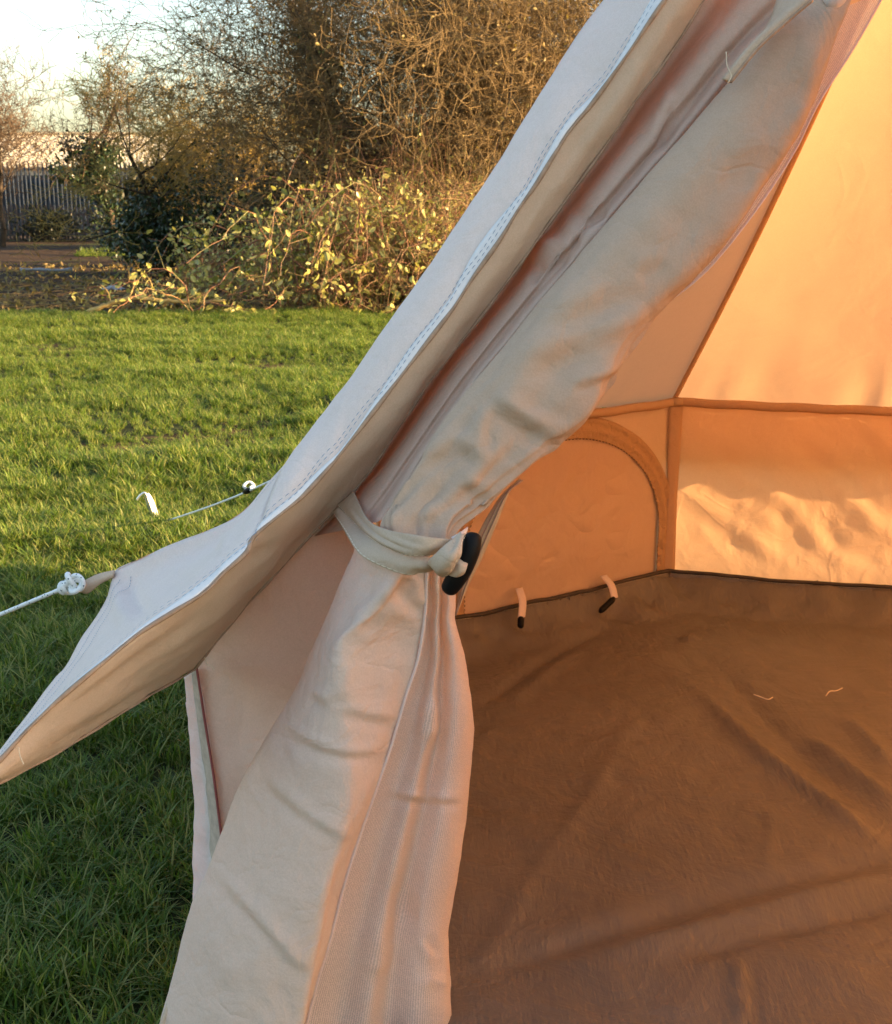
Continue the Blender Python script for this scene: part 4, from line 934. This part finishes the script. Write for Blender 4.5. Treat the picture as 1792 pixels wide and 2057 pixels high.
root = empty('hedge', (7, 34.5, 0), 'tall dark hedge added to shade the steel fence', 'hedge'); r_ = np.random.default_rng(14)  # second hedge, added mostly out of view to shade fence and rough ground
n = 16000; P = np.stack([r_.uniform(-3.5, 18, n), 34.5 + r_.normal(0, .7, n), np.zeros(n)], -1); P[:, 2] = (3.3 + .4 * np.sin(P[:, 0] * 1.3)) * np.sqrt(r_.random(n)) * np.clip((P[:, 0] + 4) / 1.2, .3, 1)
leaves_mesh('foliage', P, .20, LHEDGE, root, seed=15, kind='stuff')
S = []
for _ in range(300):
    x = r_.uniform(-3, 18); y = 34.5 + r_.normal(0, .4); S.append((x, y, 0, x + r_.normal(0, .3), y + r_.normal(0, .3), r_.uniform(2, 3.6), .03, .006))
seg_mesh('stems', np.array(S), TWIG, root, 4)['kind'] = 'stuff'
r_ = np.random.default_rng(19); n = 9000; P = np.stack([r_.uniform(-75, 75, n), 92 + r_.normal(0, 1.5, n), np.zeros(n)], -1); P[:, 2] = (3.6 + .6 * np.sin(P[:, 0] * .21) + .3 * np.sin(P[:, 0] * .7)) * np.sqrt(r_.random(n))
tag(leaves_mesh('far_treeline', P, 1.0, LHEDGE, None, seed=19), 'far dark line of trees beyond the shed', 'treeline', kind='stuff')
# brambles: arching canes with separate leaves
leaf_me = None
def leaf_proto():
    me = bpy.data.meshes.new('leaf'); me.from_pydata([tuple(v) for v in LEAF2], [], [tuple(f) for f in LEAF2F]); me.materials.append(LGOLD); me.update(); return me
LEAFME = leaf_proto()
def bramble(name, label, px, Y, w, hh, ncane, seed, nparts, lsize=.085, depth=.6, leafdens=9, extra=None):
    b = gpos(px, Y); root = empty(name, b, label, 'bramble', 'bramble clumps'); r_ = np.random.default_rng(seed); S = []; LP = []
    for c in range(ncane):
        x0 = r_.uniform(-w, w); y0 = r_.uniform(-depth, depth); dx = r_.normal(.05, .5); dy = r_.normal(-.2, .4); hz = hh * r_.uniform(.12, 1.0)**.9 * math.sqrt(max(.15, 1 - (x0 / (w * 1.15))**2))
        C = [(x0, y0, 0), (x0 + dx * .25, y0 + dy * .25, hz * .65), (x0 + dx * .7, y0 + dy * .7, hz), (x0 + dx * 1.2, y0 + dy * 1.15, hz * r_.uniform(.55, .95)), (x0 + dx * 1.6, y0 + dy * 1.5, hz * r_.uniform(.15, .7))]
        C = resample(np.array(C) + np.array(b), 15) + np.cumsum(r_.normal(0, .022, (15, 3)), 0); C[:, 2] = np.maximum(C[:, 2], .01)
        r0 = r_.uniform(.004, .010)
        for i in range(14): S.append((*C[i], *C[i + 1], r0 * (1 - i * .05), r0 * (1 - (i + 1) * .05)))
        for i in range(2, 14):
            if r_.random() < .5:
                e = C[i] + r_.normal(0, .13, 3) + [0, 0, -.03]; e[2] = max(e[2], .02); S.append((*C[i], *e, r0 * .4, .0015)); LP += [e + r_.normal(0, .03, 3)] * (r_.random() < .35)
        k = r_.poisson(leafdens); t_ = r_.random(k) * .8 + .2
        LP += list(np.stack([np.interp(t_, np.linspace(0, 1, 15), C[:, j]) for j in range(3)], -1) + r_.normal(0, .035, (k, 3)))
    if extra: 
        for C in extra:
            C = resample(np.array(C), 16)
            for i in range(15): S.append((*C[i], *C[i + 1], .010 - .0004 * i, .010 - .0004 * (i + 1)))
            t_ = r_.random(34) * .7 + .3; LP += list(np.stack([np.interp(t_, np.linspace(0, 1, 16), C[:, j]) for j in range(3)], -1) + r_.normal(0, .045, (34, 3)))
    seg_mesh('canes', np.array(S), CANE, root, 4)['kind'] = 'stuff'
    LP = np.array(LP); LP[:, 2] = np.maximum(LP[:, 2], .03)
    order = np.argsort(LP[:, 1]); near, rest = LP[order[:nparts]], LP[order[nparts:]]
    if len(rest): leaves_mesh('foliage', np.vstack([rest, np.repeat(rest, 2, 0) + r_.normal(0, .06, (2 * len(rest), 3))]), np.r_[np.full(len(rest), lsize), np.full(2 * len(rest), lsize * .5)], LGOLD, root, seed=seed, kind='stuff')
    for p in near:
        o = bpy.data.objects.new('leaf', LEAFME); col.objects.link(o); o.parent = root; o.location = Vector(p) - Vector(b)
        s_ = lsize * r_.uniform(.45, 1.35); o.scale = (s_, s_, s_); o.rotation_euler = (r_.uniform(0, 6.28), r_.uniform(-1.2, 1.2), r_.uniform(0, 6.28))
    return root
def pc(pts, Y): return [atY(*Z1(*p), Y) for p in pts]
bramble('bramble_bush', 'sunlit bramble tangle with pale leaves at the edge of the lawn', 745, 14.6, 1.0, 1.6, 330, 61, 280, leafdens=5, lsize=.085, extra=[
    pc([(1060, 1250), (1065, 1000), (1100, 830), (1300, 770), (1450, 800), (1500, 880)], 14.1), pc([(1250, 1100), (1050, 960), (800, 960), (690, 950)], 14.0), pc([(1200, 1150), (1130, 900), (950, 890), (870, 880)], 14.05), pc([(900, 1060), (1050, 960), (1300, 930), (1480, 880)], 14.1)])
bramble('bramble_bush', 'bramble clump hidden partly by the sloping tent edge', 1010, 15.0, 1.2, 1.5, 200, 62, 160, leafdens=3, lsize=.07)
bramble('bramble_bush', 'tall straggling bramble climbing the brown twigged tree', 790, 16.2, 1.5, 2.6, 80, 63, 140, leafdens=4, lsize=.065)
bramble('bramble_bush', 'small leafy bramble sprout beside the fallen branch', 392, 13.9, .28, .50, 26, 64, 60, leafdens=6)
bramble('bramble_bush', 'sparse dim bramble in front of the dark shrubs', 470, 17.5, .7, 1.1, 50, 65, 80, leafdens=6)
# fallen branch and litter
root = empty('fallen_branch', tuple(atZ(165, 632, 0)), 'yellowish fallen branch lying along the lawn edge', 'branch')
YB = simple_mat('stripped_wood', (.42, .28, .09), .8, var=.3, scale=8)
P = resample(np.array([atY(*p, 13.75) for p in ((160, 634), (190, 622), (225, 608), (262, 600), (300, 601), (350, 605), (400, 606), (455, 604))]), 40); P += rng.normal(0, .006, P.shape)
V, F = tube_geo(P, np.linspace(.030, .016, 40), 8); mesh_np('limb', V, F, YB, root)
for a_, e_ in ((14, (.05, .1, .22)), (20, (-.08, .1, .26)), (27, (.3, .05, .10)), (9, (-.12, .05, .2))):
    V, F = tube_geo(resample(np.array([P[a_], P[a_] + np.array(e_) * .5 + .02, P[a_] + np.array(e_)]), 8), np.linspace(.010, .004, 8), 6); mesh_np('side_twig', V, F, YB, root)
PLAST = simple_mat('thin_plastic', (.24, .26, .28), .6, var=.15)
b = atZ(229, 590, 0); gu, gv = np.meshgrid(np.linspace(-1, 1, 14), np.linspace(-1, 1, 14), indexing='ij'); G = np.stack([gu * .13, gv * .10, np.zeros_like(gu)], -1)
G[..., 2] = .05 + .07 * np.abs(gnoise(G, 14, 5, 3)) + .05 * np.exp(-(gu**2 + gv**2) * 3)
o = mesh_np('plastic_scrap', (G + b).reshape(-1, 3), grid_faces(14, 14), PLAST, origin=tuple(b), smooth=False); solid(o, .003); tag(o, 'crumpled pale plastic scrap on the bare earth behind the lawn', 'litter')
b = atZ(93, 549, 0); P = np.array([b + (-.42, 0, .05), b + (-.15, .05, .06), b + (.15, 0, .05), b + (.42, .04, .06)]); V, F = tube_geo(resample(P, 14), [.05, .03, .022, .02, .025, .03, .025, .02, .02, .022, .02, .025, .03, .045], 7)
tag(mesh_np('plastic_strip', V, F, PLAST, origin=tuple(b)), 'long pale strip of plastic lying in the shaded rough ground', 'litter')

# ------------------------------------------------------------------ FENCES AND SHED
FST = simple_mat('galvanised', (.052, .070, .095), .7, metal=.3, var=.25, scale=1.5)
WOOD = simple_mat('weathered_pickets', (.09, .066, .058), .9, var=.3, scale=2)
fy0 = 37.0; x0, x1 = gpos(-760, fy0)[0], gpos(470, fy0)[0]
root = empty('palisade_fence', (x0, fy0, 0), 'tall grey steel palisade fence in front of the shed', 'fence')
prof = [(-.034, 0), (-.012, .022), (.012, .022), (.034, 0)]; V = []; zs = [(.05, 0), (1.75, 0), (1.98, -.03), (2.12, -.10)]
for z_, y_ in zs:
    for x_, yy in prof: V.append((x_ * (1 if z_ < 2.1 else .45), y_ - yy, z_))
pale_me = bpy.data.meshes.new('pale'); pale_me.from_pydata(V, [], [tuple(f) for f in grid_faces(4, 4)]); pale_me.materials.append(FST); pale_me.update()
x = 0.0
while x < x1 - x0:
    o = bpy.data.objects.new('pale', pale_me); col.objects.link(o); o.parent = root; o.location = (x, 0, random.uniform(-.01, .01)); o.rotation_euler = (0, random.uniform(-.008, .008), 0); x += .125
def boxm(name, lo, hi, mat, parent):
    lo, hi = np.array(lo, float), np.array(hi, float); V = [(x_, y_, z_) for x_ in (lo[0], hi[0]) for y_ in (lo[1], hi[1]) for z_ in (lo[2], hi[2])]
    return mesh_np(name, np.array(V), [(0, 1, 3, 2), (4, 6, 7, 5), (0, 4, 5, 1), (2, 3, 7, 6), (0, 2, 6, 4), (1, 5, 7, 3)], mat, parent, smooth=False)
for z_ in (.35, 1.55): boxm('rail', (x0, fy0 + .012, z_), (x1, fy0 + .06, z_ + .05), FST, root)
for k_ in range(8): boxm('post', (x0 + .9 + k_ * 2.5, fy0 + .062, 0), (x0 + 1.0 + k_ * 2.5, fy0 + .16, 1.95), FST, root)
boxm('backing_sheet', (x0, fy0 + .18, .05), (x1, fy0 + .2, 1.75), simple_mat('sheet_steel', (.05, .058, .072), .6, var=.3, scale=.8), root)
fy1 = 35.6; root = empty('picket_fence', (x0 + 1, fy1, 0), 'low weathered wooden picket fence in front of the steel one', 'fence')
pk = bpy.data.meshes.new('picket'); pk.from_pydata([(-.03, 0, 0), (.03, 0, 0), (.03, 0, .9), (0, 0, .96), (-.03, 0, .9), (-.03, .02, 0), (.03, .02, 0), (.03, .02, .9), (0, .02, .96), (-.03, .02, .9)], [],
    [(0, 1, 2, 3, 4), (9, 8, 7, 6, 5), (0, 5, 6, 1), (1, 6, 7, 2), (2, 7, 8, 3), (3, 8, 9, 4), (4, 9, 5, 0)]); pk.materials.append(WOOD); pk.update()
x = .3
while x < (x1 - x0) * .8:
    o = bpy.data.objects.new('picket', pk); col.objects.link(o); o.parent = root; o.location = (x, 0, random.uniform(-.06, .02)); o.rotation_euler = (0, random.gauss(0, .02), 0); x += .115
for z_ in (.2, .65): boxm('rail', (x0 + 1.2, fy1 + .022, z_), (x0 + (x1 - x0) * .8 + 1, fy1 + .06, z_ + .07), WOOD, root)
# shed
sy = 58.0; xa, xb = gpos(-900, sy)[0], gpos(420, sy)[0]
root = empty('shed', ((xa + xb) / 2, sy, 0), 'long low pale roofed shed beyond the steel fence', 'building')
CR = simple_mat('pale_roof', (.62, .52, .34), .8, var=.12, scale=.6); WL = simple_mat('shed_wall', (.45, .42, .36), .9, var=.15, scale=.5)
boxm('wall', (xa, sy, 0), (xb, sy + 9, 2.35), WL, root)
V = []; nx = 160
for i in range(nx):
    xx = xa - .3 + (xb - xa + .6) * i / (nx - 1); rz = .018 * (i % 2); V += [(xx, sy - .35, 2.30 + rz), (xx, sy + 4.5, 3.95 + rz), (xx, sy + 9.35, 2.30 + rz)]
rf = mesh_np('roof', np.array(V), grid_faces(nx, 3), CR, root, smooth=False); solid(rf, .04, -1)
boxm('ridge_cap', (xa - .3, sy + 4.3, 3.98), (xb + .3, sy + 4.7, 4.06), CR, rf)

# ------------------------------------------------------------------ GRASS (stuff, geometry nodes instances of tufts)
GR = leaf_mat('grass_blade', [(0, (.050, .105, .014)), (.45, (.120, .190, .024)), (.8, (.22, .27, .045)), (1, (.33, .31, .11))], .42, .5, tc=(1.05, 1.1, .45), spec=.3)
def tuft(k, seed, nb, hgt, wid, lean):
    r_ = np.random.default_rng(seed); V, F = [], []
    for b_ in range(nb):
        a = r_.uniform(0, 6.283); q_ = r_.random() * .035; x0_, y0_ = q_ * math.cos(a), q_ * math.sin(a); a2 = r_.uniform(0, 6.283); h_ = hgt * r_.uniform(.45, 1.15); ln_ = lean * r_.uniform(.2, 1.3)
        w_ = wid * r_.uniform(.7, 1.3); dx, dy = math.cos(a2), math.sin(a2); k0_ = len(V)
        for i, f in enumerate((0, .4, .75, 1)):
            o_ = ln_ * h_ * f**1.8; ww = w_ * (1, .9, .6, .05)[i]; zz = h_ * f * (1 - .25 * lean * f)
            V += [(x0_ + dx * o_ - dy * ww, y0_ + dy * o_ + dx * ww, zz), (x0_ + dx * o_ + dy * ww, y0_ + dy * o_ - dx * ww, zz)]
        for i in range(3): F.append((k0_ + 2 * i, k0_ + 2 * i + 1, k0_ + 2 * i + 3, k0_ + 2 * i + 2))
    me = bpy.data.meshes.new('tuft'); me.from_pydata(V, [], F); me.materials.append(GR); me.update(); return me
def scatter(name, P, sc, me_list, label):
    me = bpy.data.meshes.new(name); me.from_pydata([tuple(p) for p in P], [], [])
    at = me.attributes.new('sc', 'FLOAT', 'POINT'); at.data.foreach_set('value', sc.astype(np.float32))
    ar = me.attributes.new('rz', 'FLOAT_VECTOR', 'POINT'); rz = np.stack([rng.normal(0, .12, len(P)), rng.normal(0, .12, len(P)), rng.uniform(0, 6.283, len(P))], -1); ar.data.foreach_set('vector', rz.astype(np.float32).ravel())
    ai = me.attributes.new('pick', 'INT', 'POINT'); ai.data.foreach_set('value', rng.integers(0, len(me_list), len(P)).astype(np.int32))
    o = bpy.data.objects.new(name, me); col.objects.link(o); me.materials.append(GR)
    ng = bpy.data.node_groups.new(name + '_nodes', 'GeometryNodeTree'); ng.interface.new_socket('Geometry', in_out='INPUT', socket_type='NodeSocketGeometry'); ng.interface.new_socket('Geometry', in_out='OUTPUT', socket_type='NodeSocketGeometry')
    N, L = ng.nodes, ng.links; gi, go = N.new('NodeGroupInput'), N.new('NodeGroupOutput')
    ci = N.new('GeometryNodeGeometryToInstance')
    tufts = []
    for q_ in me_list:
        to = bpy.data.objects.new(q_.name + '_source', q_); tufts.append(to)       # not linked to the scene: only a source for the nodes
        oi = N.new('GeometryNodeObjectInfo'); oi.inputs['Object'].default_value = to; oi.inputs['As Instance'].default_value = True; L.new(oi.outputs['Geometry'], ci.inputs[0])
    ip = N.new('GeometryNodeInstanceOnPoints'); L.new(gi.outputs[0], ip.inputs['Points']); L.new(ci.outputs[0], ip.inputs['Instance']); ip.inputs['Pick Instance'].default_value = True
    def attr(nm, ty):
        a_ = N.new('GeometryNodeInputNamedAttribute'); a_.data_type = ty; a_.inputs[0].default_value = nm; return next(s_ for s_ in a_.outputs if s_.enabled and s_.name == 'Attribute')
    L.new(attr('pick', 'INT'), ip.inputs['Instance Index']); L.new(attr('rz', 'FLOAT_VECTOR'), ip.inputs['Rotation']); L.new(attr('sc', 'FLOAT'), ip.inputs['Scale'])
    L.new(ip.outputs[0], go.inputs[0]); md = o.modifiers.new('grass', 'NODES'); md.node_group = ng
    return tag(o, label, 'grass', kind='stuff')
TUFTS = [tuft(i, 100 + i, 26, .08, .0021, .55 + .14 * i) for i in range(6)]
def pts_in(x0_, x1_, y0_, y1_, dens):
    n = int((x1_ - x0_) * (y1_ - y0_) * dens); return np.stack([rng.uniform(x0_, x1_, n), rng.uniform(y0_, y1_, n), np.zeros(n)], -1)
P = np.vstack([pts_in(-2.6, 1.0, .9, 5.5, 1100), pts_in(-5, -2.6, 0, 5.5, 300), pts_in(1.0, 4, .0, 5.5, 250), pts_in(-6.5, 2.5, 5.5, 14.6, 420), pts_in(2.5, 9, 5.5, 14.6, 150), pts_in(-11, -6.5, 4, 14.6, 120)])
keep = ~octa_inside(P[:, 0], P[:, 1], TR + .06) & ~((P[:, 0] > -.34) & (P[:, 0] < 1.2) & (P[:, 1] > 1.15) & (P[:, 1] < 2.2) & (P[:, 1] > 1.46 - .55 * P[:, 0])); ed = np.array([lawn_edge(x_) for x_ in P[:, 0]]); keep &= P[:, 1] < ed + .08
P = P[keep]; P[:, 2] = [lawn_z(p[0], p[1]) for p in P]; hn = np.array([mnoise.noise(Vector((p[0] * 1.1, p[1] * 1.1, 0))) + .6 * mnoise.noise(Vector((p[0] * 3.3, p[1] * 3.3, 5))) for p in P])
scatter('lawn_grass', P, np.clip(.80 + .62 * hn + rng.normal(0, .12, len(P)), .35, 1.5), TUFTS, 'short tufty green lawn grass around the tent')
# rough weeds on the earth beyond
P = pts_in(-14, 12, 13.8, 34, 40); hn = np.array([mnoise.noise(Vector((p[0] * .35, p[1] * .25, 9))) for p in P]); P = P[(hn > .34) & (P[:, 1] > 18) & (P[:, 1] < 30)]
scatter('rough_grass', P, rng.uniform(.8, 1.8, len(P)), TUFTS, 'sparse rough grass on the shaded earth')
# leaf litter and twigs
n = 9000; P = np.stack([rng.uniform(-9, 5, n), 13.9 + 9 * rng.random(n)**1.6, np.full(n, .012)], -1)
lit = leaves_mesh('leaf_litter', P, .07, LRUST, None, droop=0, seed=77); tag(lit, 'brown fallen leaves scattered over the earth', 'leaves', kind='stuff')
S = []
for _ in range(700):
    c = np.array([rng.uniform(-7, 4), 13.9 + 4 * rng.random()**1.5, .03]); d = rng.normal(0, .16, 3); d[2] = abs(d[2]) * .25; S.append((*(c - d * [1, 1, 0]), *(c + d), .006, .003))
tw = seg_mesh('fallen_twigs', np.array(S), TWIGR, None, 4); tag(tw, 'brown twigs strewn along the edge of the lawn', 'twigs', kind='stuff')
